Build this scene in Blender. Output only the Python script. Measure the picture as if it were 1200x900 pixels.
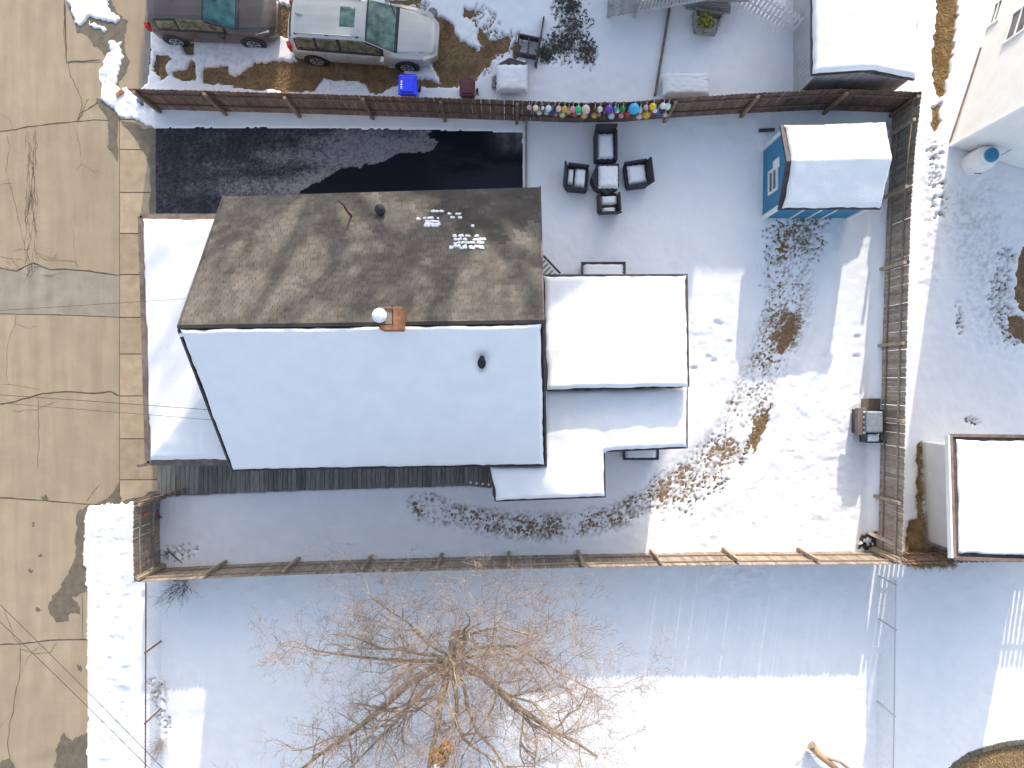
import bpy, math, random
import numpy as np
from mathutils import Vector, Matrix
random.seed(7); rng = np.random.default_rng(7)
for o in list(bpy.data.objects): bpy.data.objects.remove(o)
SC = bpy.context.scene; COL = SC.collection
# ------------------------------------------------------------------ camera, sky, sun
CAMH, FPX = 23.8, 833.0
cam = bpy.data.cameras.new('camera'); co = bpy.data.objects.new('camera', cam); COL.objects.link(co)
co.location = (0, 0, CAMH); co.rotation_euler = (0, 0, 0)
cam.sensor_width = 36; cam.lens = 25; cam.clip_end = 2000; cam.clip_start = .1
SC.camera = co
SUN_EL, SUN_AZ = math.radians(21.5), math.radians(8)
W = bpy.data.worlds.new('World'); SC.world = W; W.use_nodes = True
wn = W.node_tree; bg = wn.nodes['Background']; sky = wn.nodes.new('ShaderNodeTexSky')
sky.sky_type = 'NISHITA'; sky.sun_disc = False; sky.sun_elevation = SUN_EL; sky.sun_rotation = SUN_AZ
sky.air_density = 1.0; sky.dust_density = 2.2; sky.ozone_density = 1.0
hsv = wn.nodes.new('ShaderNodeHueSaturation'); hsv.inputs['Saturation'].default_value = .74; wn.links.new(sky.outputs[0], hsv.inputs['Color']); wn.links.new(hsv.outputs[0], bg.inputs[0]); bg.inputs[1].default_value = .15
sl = bpy.data.lights.new('sun', 'SUN'); sl.energy = 2.0; sl.angle = math.radians(.6); sl.color = (1, .91, .80)
so = bpy.data.objects.new('sun', sl); COL.objects.link(so)
sv = Vector((math.sin(SUN_AZ)*math.cos(SUN_EL), math.cos(SUN_AZ)*math.cos(SUN_EL), math.sin(SUN_EL)))
so.rotation_euler = sv.to_track_quat('Z', 'Y').to_euler(); so.location = sv*60
SC.view_settings.view_transform = 'Standard'; SC.view_settings.look = 'None'
SC.view_settings.exposure = 1.24; SC.view_settings.gamma = 1
# ------------------------------------------------------------------ helpers
def P(px, py, z=0.0):
    s = (CAMH - z)/FPX
    return Vector(((px-600)*s, (450-py)*s, z))
def G(px, py, z=0.0):          # position on the survey grid of the ground (35 units a metre)
    s = CAMH/FPX
    return Vector(((px-600)*s, (450-py)*s, z))
def _h(ix, iy, s):
    n = (ix*374761393 + iy*668265263 + s*1442695041) & 0xffffffff
    n = ((n ^ (n >> 13))*1274126177) & 0xffffffff
    return ((n ^ (n >> 16)) & 0xffff)/65535.0
def vnoise(x, y, s=0):
    x = np.asarray(x, float); y = np.asarray(y, float)
    ix = np.floor(x).astype(np.int64); iy = np.floor(y).astype(np.int64)
    fx = x-ix; fy = y-iy; fx = fx*fx*(3-2*fx); fy = fy*fy*(3-2*fy)
    a = _h(ix, iy, s); b = _h(ix+1, iy, s); c = _h(ix, iy+1, s); d = _h(ix+1, iy+1, s)
    return (a*(1-fx)+b*fx)*(1-fy)+(c*(1-fx)+d*fx)*fy
def fbm(x, y, o=4, s=0):
    t = 0; a = .5; f = 1; n = 0
    for k in range(o):
        t = t+a*vnoise(x*f, y*f, s+k*17); n += a; a *= .5; f *= 2.03
    return t/n
def inpoly(x, y, poly):
    r = np.zeros(np.shape(x), bool); n = len(poly)
    for i in range(n):
        x0, y0 = poly[i]; x1, y1 = poly[(i+1) % n]
        if y0 == y1: continue
        c = ((y0 > y) != (y1 > y)) & (x < (x1-x0)*(y-y0)/(y1-y0)+x0)
        r ^= c
    return r
def segdist(x, y, pts, closed=False):
    d = np.full(np.shape(x), 1e9); cx = np.zeros(np.shape(x)); cy = np.zeros(np.shape(x))
    L = len(pts)
    for i in range(L if closed else L-1):
        x0, y0 = pts[i]; x1, y1 = pts[(i+1) % L]
        dx, dy = x1-x0, y1-y0; l2 = dx*dx+dy*dy+1e-12
        t = np.clip(((x-x0)*dx+(y-y0)*dy)/l2, 0, 1)
        qx, qy = x0+t*dx, y0+t*dy
        e = np.hypot(x-qx, y-qy); m = e < d
        d = np.where(m, e, d); cx = np.where(m, qx, cx); cy = np.where(m, qy, cy)
    return d, cx, cy
def sstep(a, b, v):
    t = np.clip((v-a)/(b-a), 0, 1); return t*t*(3-2*t)
# ---- materials
def mat(name, c1, c2=None, scale=6, rough=.7, bump=.0, bscale=60, metal=0, vary=0, spec=.4, stretch=None, detail=6, contrast=None, attr=None, grain=0, streak=0):
    m = bpy.data.materials.new(name); m.use_nodes = True; nt = m.node_tree; N = nt.nodes; K = nt.links
    b = N['Principled BSDF']; b.inputs['Roughness'].default_value = rough; b.inputs['Metallic'].default_value = metal
    b.inputs['Specular IOR Level'].default_value = spec
    tc = N.new('ShaderNodeTexCoord'); mp = N.new('ShaderNodeMapping'); K.new(tc.outputs['Object'], mp.inputs[0])
    if stretch: mp.inputs['Scale'].default_value = stretch
    oi = N.new('ShaderNodeObjectInfo')
    if vary:
        add = N.new('ShaderNodeVectorMath'); add.operation = 'ADD'; mul = N.new('ShaderNodeMath'); mul.operation = 'MULTIPLY'; mul.inputs[1].default_value = 37
        K.new(oi.outputs['Random'], mul.inputs[0]); K.new(mp.outputs[0], add.inputs[0]); K.new(mul.outputs[0], add.inputs[1]); vec = add.outputs[0]
    else: vec = mp.outputs[0]
    col = None
    if c2:
        no = N.new('ShaderNodeTexNoise'); no.inputs['Scale'].default_value = scale; no.inputs['Detail'].default_value = detail; K.new(vec, no.inputs['Vector'])
        r = N.new('ShaderNodeValToRGB'); lo, hi = contrast or (.35, .65)
        r.color_ramp.elements[0].position = lo; r.color_ramp.elements[1].position = hi
        r.color_ramp.elements[0].color = (*c1, 1); r.color_ramp.elements[1].color = (*c2, 1)
        K.new(no.outputs['Fac'], r.inputs[0]); col = r.outputs[0]
    else:
        rg = N.new('ShaderNodeRGB'); rg.outputs[0].default_value = (*c1, 1); col = rg.outputs[0]
    if vary or attr:
        hs = N.new('ShaderNodeHueSaturation'); K.new(col, hs.inputs['Color'])
        mr = N.new('ShaderNodeMapRange'); v = vary or .5
        mr.inputs[3].default_value = 1-v; mr.inputs[4].default_value = 1+v; mr.clamp = False
        if attr:
            at = N.new('ShaderNodeAttribute'); at.attribute_name = attr; K.new(at.outputs['Fac'], mr.inputs[0])
        else: K.new(oi.outputs['Random'], mr.inputs[0])
        K.new(mr.outputs[0], hs.inputs['Value']); col = hs.outputs[0]
    for amt, sc_, st_ in ((grain, 55, (1, 1, 1)), (streak, 1.6, (2.2, .22, 1))):
        if not amt: continue
        m2 = N.new('ShaderNodeMapping'); m2.inputs['Scale'].default_value = st_; K.new(vec, m2.inputs[0])
        n3 = N.new('ShaderNodeTexNoise'); n3.inputs['Scale'].default_value = sc_; n3.inputs['Detail'].default_value = 6; K.new(m2.outputs[0], n3.inputs['Vector'])
        r3 = N.new('ShaderNodeMapRange'); r3.inputs[1].default_value = .3; r3.inputs[2].default_value = .7; r3.inputs[3].default_value = 1-amt; r3.inputs[4].default_value = 1+amt; K.new(n3.outputs['Fac'], r3.inputs[0])
        v3 = N.new('ShaderNodeVectorMath'); v3.operation = 'SCALE'; K.new(col, v3.inputs[0]); K.new(r3.outputs[0], v3.inputs['Scale']); col = v3.outputs[0]
    K.new(col, b.inputs['Base Color'])
    if bump:
        n2 = N.new('ShaderNodeTexNoise'); n2.inputs['Scale'].default_value = bscale; n2.inputs['Detail'].default_value = 5; K.new(vec, n2.inputs['Vector'])
        bp = N.new('ShaderNodeBump'); bp.inputs['Strength'].default_value = bump; bp.inputs['Distance'].default_value = .02
        K.new(n2.outputs['Fac'], bp.inputs['Height']); K.new(bp.outputs[0], b.inputs['Normal'])
    return m
def glass(name, c, rough=.06):
    m = mat(name, c, rough=rough, spec=.9); return m
M = {}
M['snow_plain'] = mat('snow_plain', (.84, .84, .855), (.88, .88, .885), 1.5, .55, .35, 22, spec=.25)
M['snow'] = mat('snow', (.84, .84, .855), (.88, .88, .885), 1.5, .55, .35, 22, spec=.25)
def dirty(m):
    nt = m.node_tree; N = nt.nodes; K = nt.links; b = N['Principled BSDF']; src = b.inputs['Base Color'].links[0].from_socket
    at = N.new('ShaderNodeAttribute'); at.attribute_name = 'dirt'; mx = N.new('ShaderNodeMix'); mx.data_type = 'RGBA'; mx.inputs[7].default_value = (.21, .165, .12, 1)
    K.new(at.outputs['Fac'], mx.inputs[0]); K.new(src, mx.inputs[6]); K.new(mx.outputs[2], b.inputs['Base Color'])
dirty(M['snow'])
M['soil'] = mat('soil', (.17, .105, .055), (.37, .24, .125), 9, .95, 1.0, 70, detail=10)
M['straw'] = mat('straw', (.37, .245, .11), (.57, .40, .20), 3, .9)
M['straw2'] = mat('straw_brown', (.26, .17, .085), (.50, .34, .18), 3, .9)
M['concrete'] = mat('concrete', (.305, .24, .165), (.37, .297, .205), 1.3, .85, .4, 90, vary=.06, detail=14, contrast=(.25, .75), grain=.13, streak=.09)
M['concrete_grey'] = mat('concrete_grey', (.25, .22, .175), (.32, .28, .22), 2.2, .85, .35, 90, detail=12, contrast=(.3, .7), grain=.13, streak=.09)
M['walk'] = mat('sidewalk_concrete', (.33, .255, .17), (.41, .32, .215), 3.2, .85, .3, 100, vary=.10, detail=12, grain=.12)
M['walk_grey'] = mat('walk_grey', (.20, .19, .18), (.27, .25, .235), 2.2, .85, .3, 100, detail=10)
M['wet'] = mat('wet_and_shadow_concrete', (.125, .102, .07), (.175, .145, .10), 5, .4, .15, 60, spec=.5)  # for the wet patches and the fence end's painted shadow
M['crack'] = mat('crack_dirt', (.07, .055, .04), (.12, .095, .07), 6, .95)
M['fence_brown'] = mat('fence_brown', (.135, .082, .06), (.235, .150, .112), 3, .85, .3, 40, vary=.28, stretch=(6, 6, 1))
M['fence_grey'] = mat('fence_weathered', (.24, .19, .15), (.37, .30, .24), 3, .85, .3, 40, vary=.25, stretch=(6, 6, 1))
M['post'] = mat('post_wood', (.19, .125, .085), (.30, .21, .145), 4, .85, .3, 30, vary=.2)
M['post_pale'] = mat('post_pale', (.29, .225, .165), (.41, .325, .24), 4, .85, .3, 30, vary=.15)
M['deck'] = mat('deck_weathered', (.15, .145, .13), (.26, .25, .225), 2.5, .85, .35, 40, vary=.28, stretch=(8, 1, 1))
M['siding'] = mat('siding_white', (.72, .72, .70), (.78, .78, .76), 2, .6)
M['siding_grey'] = mat('siding_grey', (.45, .46, .47), (.52, .53, .53), 2, .6)
M['siding_old'] = mat('board_grey', (.25, .235, .22), (.36, .345, .33), 4, .8, .2, 40, vary=.15, stretch=(6, 6, 1))
M['blue'] = mat('shed_blue', (.035, .20, .33), (.045, .235, .38), 2, .6, .1, 30)
M['white'] = mat('white_paint', (.78, .78, .78), (.83, .83, .83), 3, .5)
M['trim_dark'] = mat('dark_trim', (.045, .035, .045), (.09, .07, .075), 5, .6)
M['trim_brown'] = mat('brown_trim', (.14, .10, .085), (.22, .17, .14), 5, .7)
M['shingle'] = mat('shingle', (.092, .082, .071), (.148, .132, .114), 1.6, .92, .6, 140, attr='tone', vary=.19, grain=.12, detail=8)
M['roof_dark'] = mat('roof_underlay', (.04, .038, .036), rough=.9)
M['asphalt_dark'] = mat('pane_dark', (.03, .035, .045), rough=.1, spec=.8)
M['wicker'] = mat('wicker_dark', (.028, .027, .034), (.07, .065, .075), 30, .75, .8, 120)
M['metal'] = mat('galvanised', (.5, .52, .55), rough=.35, metal=.8)
M['rust'] = mat('rusty_metal', (.14, .06, .035), (.22, .11, .07), 12, .8)
M['steel'] = mat('stainless', (.30, .32, .35), (.38, .40, .43), 9, .4, metal=.5)
M['black'] = mat('black_plastic', (.02, .02, .024), (.035, .035, .04), 9, .5)
M['rubber'] = mat('rubber', (.02, .02, .02), (.035, .033, .03), 15, .85)
M['rim'] = mat('alloy', (.55, .55, .56), rough=.35, metal=.6)
M['brick'] = mat('brick', (.22, .095, .05), (.36, .17, .085), 8, .85, .4, 50, vary=.2)
M['mortar'] = mat('mortar', (.3, .25, .2), rough=.9)
M['bark'] = mat('bark', (.22, .165, .11), (.44, .35, .245), 7, .95, .9, 45, stretch=(1, 1, .4))
M['twig'] = mat('twig', (.22, .155, .125), (.38, .295, .245), 2, .9)
M['twig_dark'] = mat('twig_dark', (.07, .05, .045), (.15, .105, .085), 3, .9)
M['leaf_dry'] = mat('dry_leaves', (.25, .12, .03), (.50, .27, .07), 12, .9)
M['leaf_green'] = mat('dull_leaves', (.10, .11, .02), (.28, .25, .05), 12, .8)
M['leaf_dark'] = mat('dark_leaves', (.02, .03, .025), (.09, .09, .075), 12, .9)
M['wire'] = mat('wire', (.06, .05, .045), rough=.6)
# ---- mesh builder
class MB:
    def __init__(s): s.v = []; s.f = []; s.mi = []; s.m = 0; s.tone = []
    def face(s, idx): s.f.append(idx); s.mi.append(s.m)
    def poly(s, pts):
        b = len(s.v); s.v += [tuple(p) for p in pts]; s.face(tuple(range(b, b+len(pts)))); return s
    def hexa(s, p):       # 8 points: bottom 4 (ccw), top 4
        b = len(s.v); s.v += [tuple(q) for q in p]
        for f in ((3, 2, 1, 0), (4, 5, 6, 7), (0, 1, 5, 4), (1, 2, 6, 5), (2, 3, 7, 6), (3, 0, 4, 7)): s.face(tuple(b+i for i in f))
        return s
    def box(s, c, d, rz=0, rx=0, ry=0, taper=1):
        R = Matrix.Rotation(rz, 3, 'Z') @ Matrix.Rotation(ry, 3, 'Y') @ Matrix.Rotation(rx, 3, 'X')
        hx, hy, hz = d[0]/2, d[1]/2, d[2]/2; pts = []
        for z, t in ((-hz, 1), (hz, taper)):
            for x, y in ((-hx, -hy), (hx, -hy), (hx, hy), (-hx, hy)): pts.append(Vector(c)+R@Vector((x*t, y*t, z)))
        return s.hexa(pts)
    def beam(s, a, b, w, h):     # box between two points
        a = Vector(a); b = Vector(b); d = (b-a); L = d.length; d.normalize()
        up = Vector((0, 0, 1)) if abs(d.z) < .95 else Vector((0, 1, 0))
        side = d.cross(up).normalized(); up = side.cross(d).normalized()
        pts = []
        for e in (-h/2, h/2):
            for q, t in ((a, -w/2), (b, -w/2), (b, w/2), (a, w/2)): pts.append(q+side*t+up*e)
        return s.hexa(pts)
    def tube(s, pts, rad, n=6, cap=True):
        base = len(s.v); k = len(pts); prev = None
        for i in range(k):
            p = Vector(pts[i]); d = Vector(pts[min(i+1, k-1)])-Vector(pts[max(i-1, 0)])
            if d.length < 1e-9: d = Vector((0, 0, 1))
            d.normalize()
            u = d.orthogonal().normalized() if prev is None else (prev-d*prev.dot(d))
            if u.length < 1e-6: u = d.orthogonal()
            u.normalize(); prev = u; w = d.cross(u); r = rad[i] if hasattr(rad, '__len__') else rad
            for j in range(n):
                a = 2*math.pi*j/n; s.v.append(tuple(p+(u*math.cos(a)+w*math.sin(a))*r))
        for i in range(k-1):
            for j in range(n):
                a = base+i*n+j; b = base+i*n+(j+1) % n; s.face((a, b, b+n, a+n))
        if cap and n > 3: s.face(tuple(base+j for j in range(n))[::-1]); s.face(tuple(base+(k-1)*n+j for j in range(n)))
        return s
    def lathe(s, prof, c, n=16, axis=None):     # prof: (r, z)
        c = Vector(c); R = axis.to_track_quat('Z', 'Y').to_matrix() if axis is not None else Matrix.Identity(3); base = len(s.v)
        for r, z in prof:
            for j in range(n):
                a = 2*math.pi*j/n; s.v.append(tuple(c+R@Vector((r*math.cos(a), r*math.sin(a), z))))
        for i in range(len(prof)-1):
            for j in range(n):
                a = base+i*n+j; b = base+i*n+(j+1) % n; s.face((a, b, b+n, a+n))
        s.face(tuple(base+j for j in range(n))[::-1]); s.face(tuple(base+(len(prof)-1)*n+j for j in range(n)))
        return s
    def prism(s, poly, z0, z1):
        n = len(poly); b = len(s.v)
        ar = sum(poly[i][0]*poly[(i+1) % n][1]-poly[(i+1) % n][0]*poly[i][1] for i in range(n))
        if ar < 0: poly = poly[::-1]
        s.v += [(p[0], p[1], z0) for p in poly]+[(p[0], p[1], z1) for p in poly]
        s.face(tuple(range(n))[::-1] and tuple(b+i for i in range(n))[::-1]); s.face(tuple(b+n+i for i in range(n)))
        for i in range(n): s.face((b+i, b+(i+1) % n, b+n+(i+1) % n, b+n+i))
        return s
    def build(s, name, m, parent=None, local=False, smooth=False, label=None, stuff=False, bevel=0):
        off = Vector((0, 0, 0))
        if parent is not None and not local:
            q = parent
            while q is not None: off += q.location; q = q.parent
        me = bpy.data.meshes.new(name)
        V = s.v if off.length == 0 else [(a-off.x, b-off.y, c-off.z) for a, b, c in s.v]
        me.from_pydata(V, [], s.f)
        ms = m if isinstance(m, list) else [m]
        for x in ms: me.materials.append(x)
        if len(ms) > 1: me.polygons.foreach_set('material_index', s.mi)
        if smooth: me.polygons.foreach_set('use_smooth', [True]*len(me.polygons))
        o = bpy.data.objects.new(name, me); COL.objects.link(o)
        if parent is not None: o.parent = parent
        if bevel:
            b = o.modifiers.new('bevel', 'BEVEL'); b.width = bevel; b.segments = 2; b.limit_method = 'ANGLE'
        if label: o['label'] = label
        if stuff: o['kind'] = 'stuff'
        return o
def thing(name, label, cat, loc=(0, 0, 0), rz=0, group=None):
    o = bpy.data.objects.new(name, None); COL.objects.link(o); o.location = loc; o.rotation_euler = (0, 0, rz); o.empty_display_size = .3
    o['label'] = label; o['category'] = cat
    if group: o['group'] = group
    return o
def tag(o, label, cat, group=None):
    o['label'] = label; o['category'] = cat
    if group: o['group'] = group
    return o
def struct(o): o['kind'] = 'structure'; return o
def share(o, name, loc, rz, parent, scale=None):
    c = o.copy(); COL.objects.link(c); c.parent = parent; c.location = loc; c.rotation_euler = (0, 0, rz)
    if scale: c.scale = scale
    return c
def npmesh(name, verts, faces, m, smooth=True, attrs=None):
    me = bpy.data.meshes.new(name); nv = len(verts); nf = len(faces); k = faces.shape[1]
    me.vertices.add(nv); me.vertices.foreach_set('co', np.ascontiguousarray(verts, np.float32).ravel())
    me.loops.add(nf*k); me.loops.foreach_set('vertex_index', np.ascontiguousarray(faces, np.int32).ravel())
    me.polygons.add(nf); me.polygons.foreach_set('loop_start', np.arange(0, nf*k, k, dtype=np.int32))
    me.polygons.foreach_set('use_smooth', np.full(nf, smooth))
    if attrs:
        for a, v in attrs.items():
            at = me.attributes.new(a, 'FLOAT', 'POINT'); at.data.foreach_set('value', np.ascontiguousarray(v, np.float32))
    me.update(calc_edges=True); me.validate()
    me.materials.append(m); o = bpy.data.objects.new(name, me); COL.objects.link(o); return o
def gridfaces(nx, ny):
    i = np.arange((nx-1)*(ny-1)); r = i//(nx-1); c = i % (nx-1); a = r*nx+c
    return np.stack([a, a+1, a+nx+1, a+nx], 1)
def snow_on(poly, zf, depth, parent, step=.09, name='snow_cover', seed=1, edge=.14, rag=.07, lump=.03, vent=None):
    """snow lying over a polygon (world metres); zf gives the surface below"""
    n_ = len(poly); cxm = sum(p[0] for p in poly)/n_; rp = []
    ar = sum(poly[i][0]*poly[(i+1) % n_][1]-poly[(i+1) % n_][0]*poly[i][1] for i in range(n_)); sg = 1 if ar > 0 else -1
    for i in range(n_):
        a = poly[i]; b = poly[(i+1) % n_]; L = math.hypot(b[0]-a[0], b[1]-a[1]); k = max(1, int(L/.16)); nx_, ny_ = -(b[1]-a[1])/L*sg, (b[0]-a[0])/L*sg
        for t in range(k):
            w_e = rag*(.55*float(vnoise(a[0]*3+t*.31+i*9, seed*3.1))**2+.5*float(vnoise(t*1.9+i*31, seed*1.7))**2) if t else 0
            rp.append((a[0]+(b[0]-a[0])*t/k+nx_*w_e, a[1]+(b[1]-a[1])*t/k+ny_*w_e))
    poly = rp
    X = [p[0] for p in poly]; Y = [p[1] for p in poly]
    xs = np.arange(min(X)-step, max(X)+2*step, step); ys = np.arange(min(Y)-step, max(Y)+2*step, step)
    gx, gy = np.meshgrid(xs, ys); x = gx.ravel(); y = gy.ravel()
    ins = inpoly(x, y, poly); d, cx, cy = segdist(x, y, poly, True)
    d = np.where(ins, d, 0); x2 = np.where(ins, x, cx); y2 = np.where(ins, y, cy)
    pr = np.clip(d/edge, 0, 1); pr = np.sqrt(1-(1-pr)**2)
    z = zf(x2, y2)+.012+depth*pr*(1+.25*(fbm(x2*.8, y2*.8, 2, seed)-.5))+lump*pr*(fbm(x2*1.7, y2*1.7, 3, seed+3)-.5)
    if vent is not None:
        for vx, vy, vr in vent:
            q = np.clip(np.hypot(x2-vx, (y2-vy)*.7)/vr, 0, 1); z = z-(1-q*q)*(depth+.03)*(q < 1)
    F = gridfaces(len(xs), len(ys)); keep = ins[F].any(1); F = F[keep]
    used = np.unique(F); mp = np.full(len(x), -1); mp[used] = np.arange(len(used))
    ob = parent
    off = Vector((0, 0, 0)); q = parent
    while q is not None: off += q.location; q = q.parent
    V = np.stack([x2, y2, z], 1)[used]-np.array(off)
    o = npmesh(name, V, mp[F], M['snow']); o.parent = parent
    return o
def xy(v): return (v[0], v[1])
# ------------------------------------------------------------------ GROUND AND SNOW
PATH = [(495, 592), (540, 606), (600, 616), (660, 617), (715, 607), (765, 585), (805, 560), (840, 535), (865, 500), (885, 455), (905, 410), (925, 365), (925, 300), (935, 265)]
BARE = [  # brown turf patches (survey px)
    [(182, 66), (196, 64), (205, 70), (192, 76), (198, 88), (190, 96), (181, 84)], [(202, 84), (220, 82), (222, 70), (230, 74), (230, 95), (216, 97), (204, 90)],
    [(238, 80), (268, 78), (274, 100), (238, 98)], [(272, 92), (300, 74), (340, 72), (420, 92), (440, 85), (480, 92), (520, 98), (535, 75), (550, 82), (560, 95), (505, 104), (470, 100), (440, 112), (420, 96), (380, 92), (370, 108), (340, 108), (275, 104)],
    [(215, 52), (228, 52), (230, 66), (215, 62)], [(318, 8), (340, 8), (340, 48), (318, 40)],
    [(505, 18), (525, 25), (540, 50), (560, 60), (575, 48), (582, 68), (565, 85), (545, 100), (520, 105), (505, 75), (500, 60)],
    [(545, 10), (556, 14), (552, 22), (542, 20)], [(560, 32), (575, 48), (596, 42), (598, 60), (578, 66), (562, 52)], [(455, 0), (495, 0), (490, 8), (460, 6)], [(520, 22), (532, 30), (530, 40), (518, 36)],
    [(603, 52), (612, 50), (606, 70), (600, 68)], [(350, 60), (470, 80), (480, 95), (420, 97), (360, 92), (345, 85)],
    [(1097, -60), (1122, -60), (1121, 0), (1115, 60), (1106, 108), (1100, 118), (1093, 100), (1091, 66), (1096, 30)], [(1091, 128), (1100, 122), (1099, 145), (1094, 157), (1090, 150)],
    [(1189, 318), (1196, 290), (1230, 285), (1230, 372), (1197, 366), (1189, 350)], [(1180, 372), (1192, 370), (1215, 382), (1215, 412), (1196, 400), (1180, 388)],
    [(1073, 519), (1078, 519), (1080, 640), (1074, 610)], [(1062, 612), (1078, 606), (1085, 640), (1110, 646), (1118, 662), (1060, 662)],
    [(1108, 905), (1120, 890), (1150, 877), (1185, 869), (1260, 866), (1260, 960), (1100, 960)],
    [(915, 385), (932, 372), (930, 392), (915, 415)], [(880, 512), (900, 478), (905, 472), (895, 505), (882, 535)], [(1008, 628), (1026, 622), (1026, 640), (1005, 642)]]
ROADSIDE = [(-2000, -2000), (141, -2000), (141, 140), (141, 566), (138, 590), (104, 592), (102, 640), (104, 700), (103, 760), (105, 900), (105, 2600), (-2000, 2600)]
NOSNOW = [[(78, -60), (174, -60), (178, 60), (174, 98), (160, 108), (140, 130), (78, 130)], [(139, 124), (187, 146), (187, 583), (150, 592), (139, 592)],
          [(183, 151), (300, 151), (470, 153), (560, 155), (612, 157), (613, 262), (183, 262)], [(187, 520), (578, 520), (578, 567), (480, 569), (380, 572), (280, 576), (187, 581)]]
ONROAD = [[(80, 0), (128, -5), (130, 12), (143, 22), (138, 30), (118, 24), (104, 22), (96, 32), (88, 30), (84, 14)], [(104, 25), (128, 34), (126, 38), (106, 32)],
          [(126, 48), (144, 50), (146, 68), (138, 92), (140, 102), (155, 104), (165, 112), (186, 126), (200, 150), (182, 152), (160, 142), (140, 136), (120, 116), (117, 84), (122, 70), (130, 62)],
          [(100, 600), (120, 590), (158, 588), (165, 620), (165, 960), (104, 960), (104, 700), (98, 650)]]
def warp(px, py, amp=3.0, f=.16, s=0):
    return px+amp*2*(fbm(px*f, py*f, 3, 31+s)-.5), py+amp*2*(fbm(px*f, py*f, 3, 77+s)-.5)
def snowh(px, py):
    """snow surface above soil (m); negative = bare"""
    wx, wy = warp(px, py, 3.2, .18)
    w2x, w2y = warp(px, py, 1.2, .25, 5)
    m = np.ones(np.shape(px))
    m = np.where(inpoly(w2x, w2y, ROADSIDE), 0, m)
    for q in NOSNOW: m = np.where(inpoly(w2x, w2y, q), 0, m)
    for q in ONROAD: m = np.where(inpoly(wx, wy, q), .75, m)
    hf = fbm(px*.42, py*.42, 3, 9)
    for q in BARE:
        X = [a for a, b in q]; Y = [b for a, b in q]
        near = (px > min(X)-12) & (px < max(X)+12) & (py > min(Y)-12) & (py < max(Y)+12)
        if not near.any(): continue
        m = np.where(near & inpoly(wx, wy, q), 0, m)
    h = np.where(m > .5, .10, -.06)
    # large-scale undulation
    und = .05*(fbm(px*.012, py*.012, 3, 3)-.5)*2
    fine = .017*(fbm(px*.12, py*.12, 4, 4)-.5)*2
    # trampled / thawed lumpy ground
    rough = np.zeros(np.shape(px))
    for pts, r, a in ((((905, 470), (960, 500), (940, 590), (860, 640)), 75, .045), (((1095, 130), (1090, 250), (1082, 330)), 16, .05), (((1150, 230), (1160, 380)), 60, .06),
                      (((130, 620), (140, 900)), 34, .055), (((124, 60), (128, 110), (165, 135)), 20, .06), (((800, 380), (850, 420), (845, 450)), 26, .04), (((700, 830), (1000, 860)), 60, .02), (((910, 300), (960, 280)), 50, .03)):
        d, _, _ = segdist(px, py, pts); rough = np.maximum(rough, a*(1-sstep(r*.4, r, d)))
    lump = rough*((fbm(px*.085, py*.085, 4, 12)-.5)*1.6+(fbm(px*.3, py*.3, 3, 13)-.5)*1.1)
    h = h+np.where(h > 0, und*.6+fine+lump, 0)
    # ruts of the thawed path
    d, _, _ = segdist(px+5*(fbm(px*.03, py*.03, 2, 8)-.5), py, PATH)
    wd = np.where(px < 760, 20, 30); dens = 1-sstep(wd*.35, wd*1.15, d)
    pn = fbm(px*.045, py*.045, 3, 21)
    spk = fbm(px*.60, py*.60, 2, 22)
    thr = .30*dens+.75*(pn-.5)*dens
    h = np.where((dens > .05) & (h > 0), np.maximum(h*(1-.85*dens), .014), h)
    h = np.where((spk < thr-.0*dens) & (dens > .08), -.03, h)
    for pts, r, a in ((((660, 8), (672, 40), (650, 62), (685, 66)), 24, .43), (((912, 262), (918, 300)), 10, .46), (((960, 262), (950, 300)), 24, .33), (((1095, 180), (1100, 250)), 16, .36), (((1180, 300), (1165, 350), (1185, 395)), 20, .42), (((1120, 360), (1124, 390)), 8, .40),
                      (((1133, 492), (1143, 494)), 7, .50), (((1186, 375), (1200, 398)), 10, .50), (((560, 20), (600, 50), (545, 90)), 22, .40), (((188, 655), (222, 645)), 18, .32), (((182, 800), (196, 850)), 13, .36), (((460, 6), (500, 12)), 14, .4), (((1012, 632), (1025, 640)), 10, .48), (((842, 560), (800, 590)), 26, .36), (((905, 270), (905, 420)), 20, .33),
                      (((868, 545), (893, 480)), 6, .5), (((915, 410), (935, 372)), 8, .48)):
        d, _, _ = segdist(px, py, pts); k = a*(1-sstep(r*.3, r, d)); h = np.where((spk < k) & (h > 0), -.03, h)
    global DIRT
    DIRT = np.clip(dens*1.5*(fbm(px*.42, py*.42, 3, 41)*1.9+1.0*(pn-.5)-.72), 0, .8)
    for pts, r_, a in ((((1086, 140), (1090, 330)), 14, .25), (((1130, 250), (1180, 380)), 50, .35), (((183, 60), (330, 95), (560, 60)), 40, .3)):
        d, _, _ = segdist(px, py, pts); DIRT = np.maximum(DIRT, a*(1-sstep(r_*.3, r_, d))*np.clip(fbm(px*.35, py*.35, 3, 43)*3-1.2, 0, 1))
    # wheel ruts curving through the yard and gentle drifts along the fences
    for off, dp in ((34, .035), (46, -.03)):
        d, _, _ = segdist(px-off, py-off*.55, PATH[5:]); h = np.where(h > 0, h-dp*(1-sstep(0, 9, d)), h)
    d, _, _ = segdist(px, py, [(1034, 160), (1032, 300), (1029, 450), (1026, 640)]); h = np.where(h > 0, h+.24*(1-sstep(1, 13+5*fbm(px*.05, py*.05, 2, 88), d)), h)
    # footprints
    for k, (fx, fy) in enumerate(FOOT):
        near = (np.abs(px-fx) < 7) & (np.abs(py-fy) < 7)
        if near.any(): h = np.where(near & (h > 0), h-.07*(1-sstep(.4, 1, np.hypot((px-fx)/5, (py-fy)/3))), h)
    return h
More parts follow.
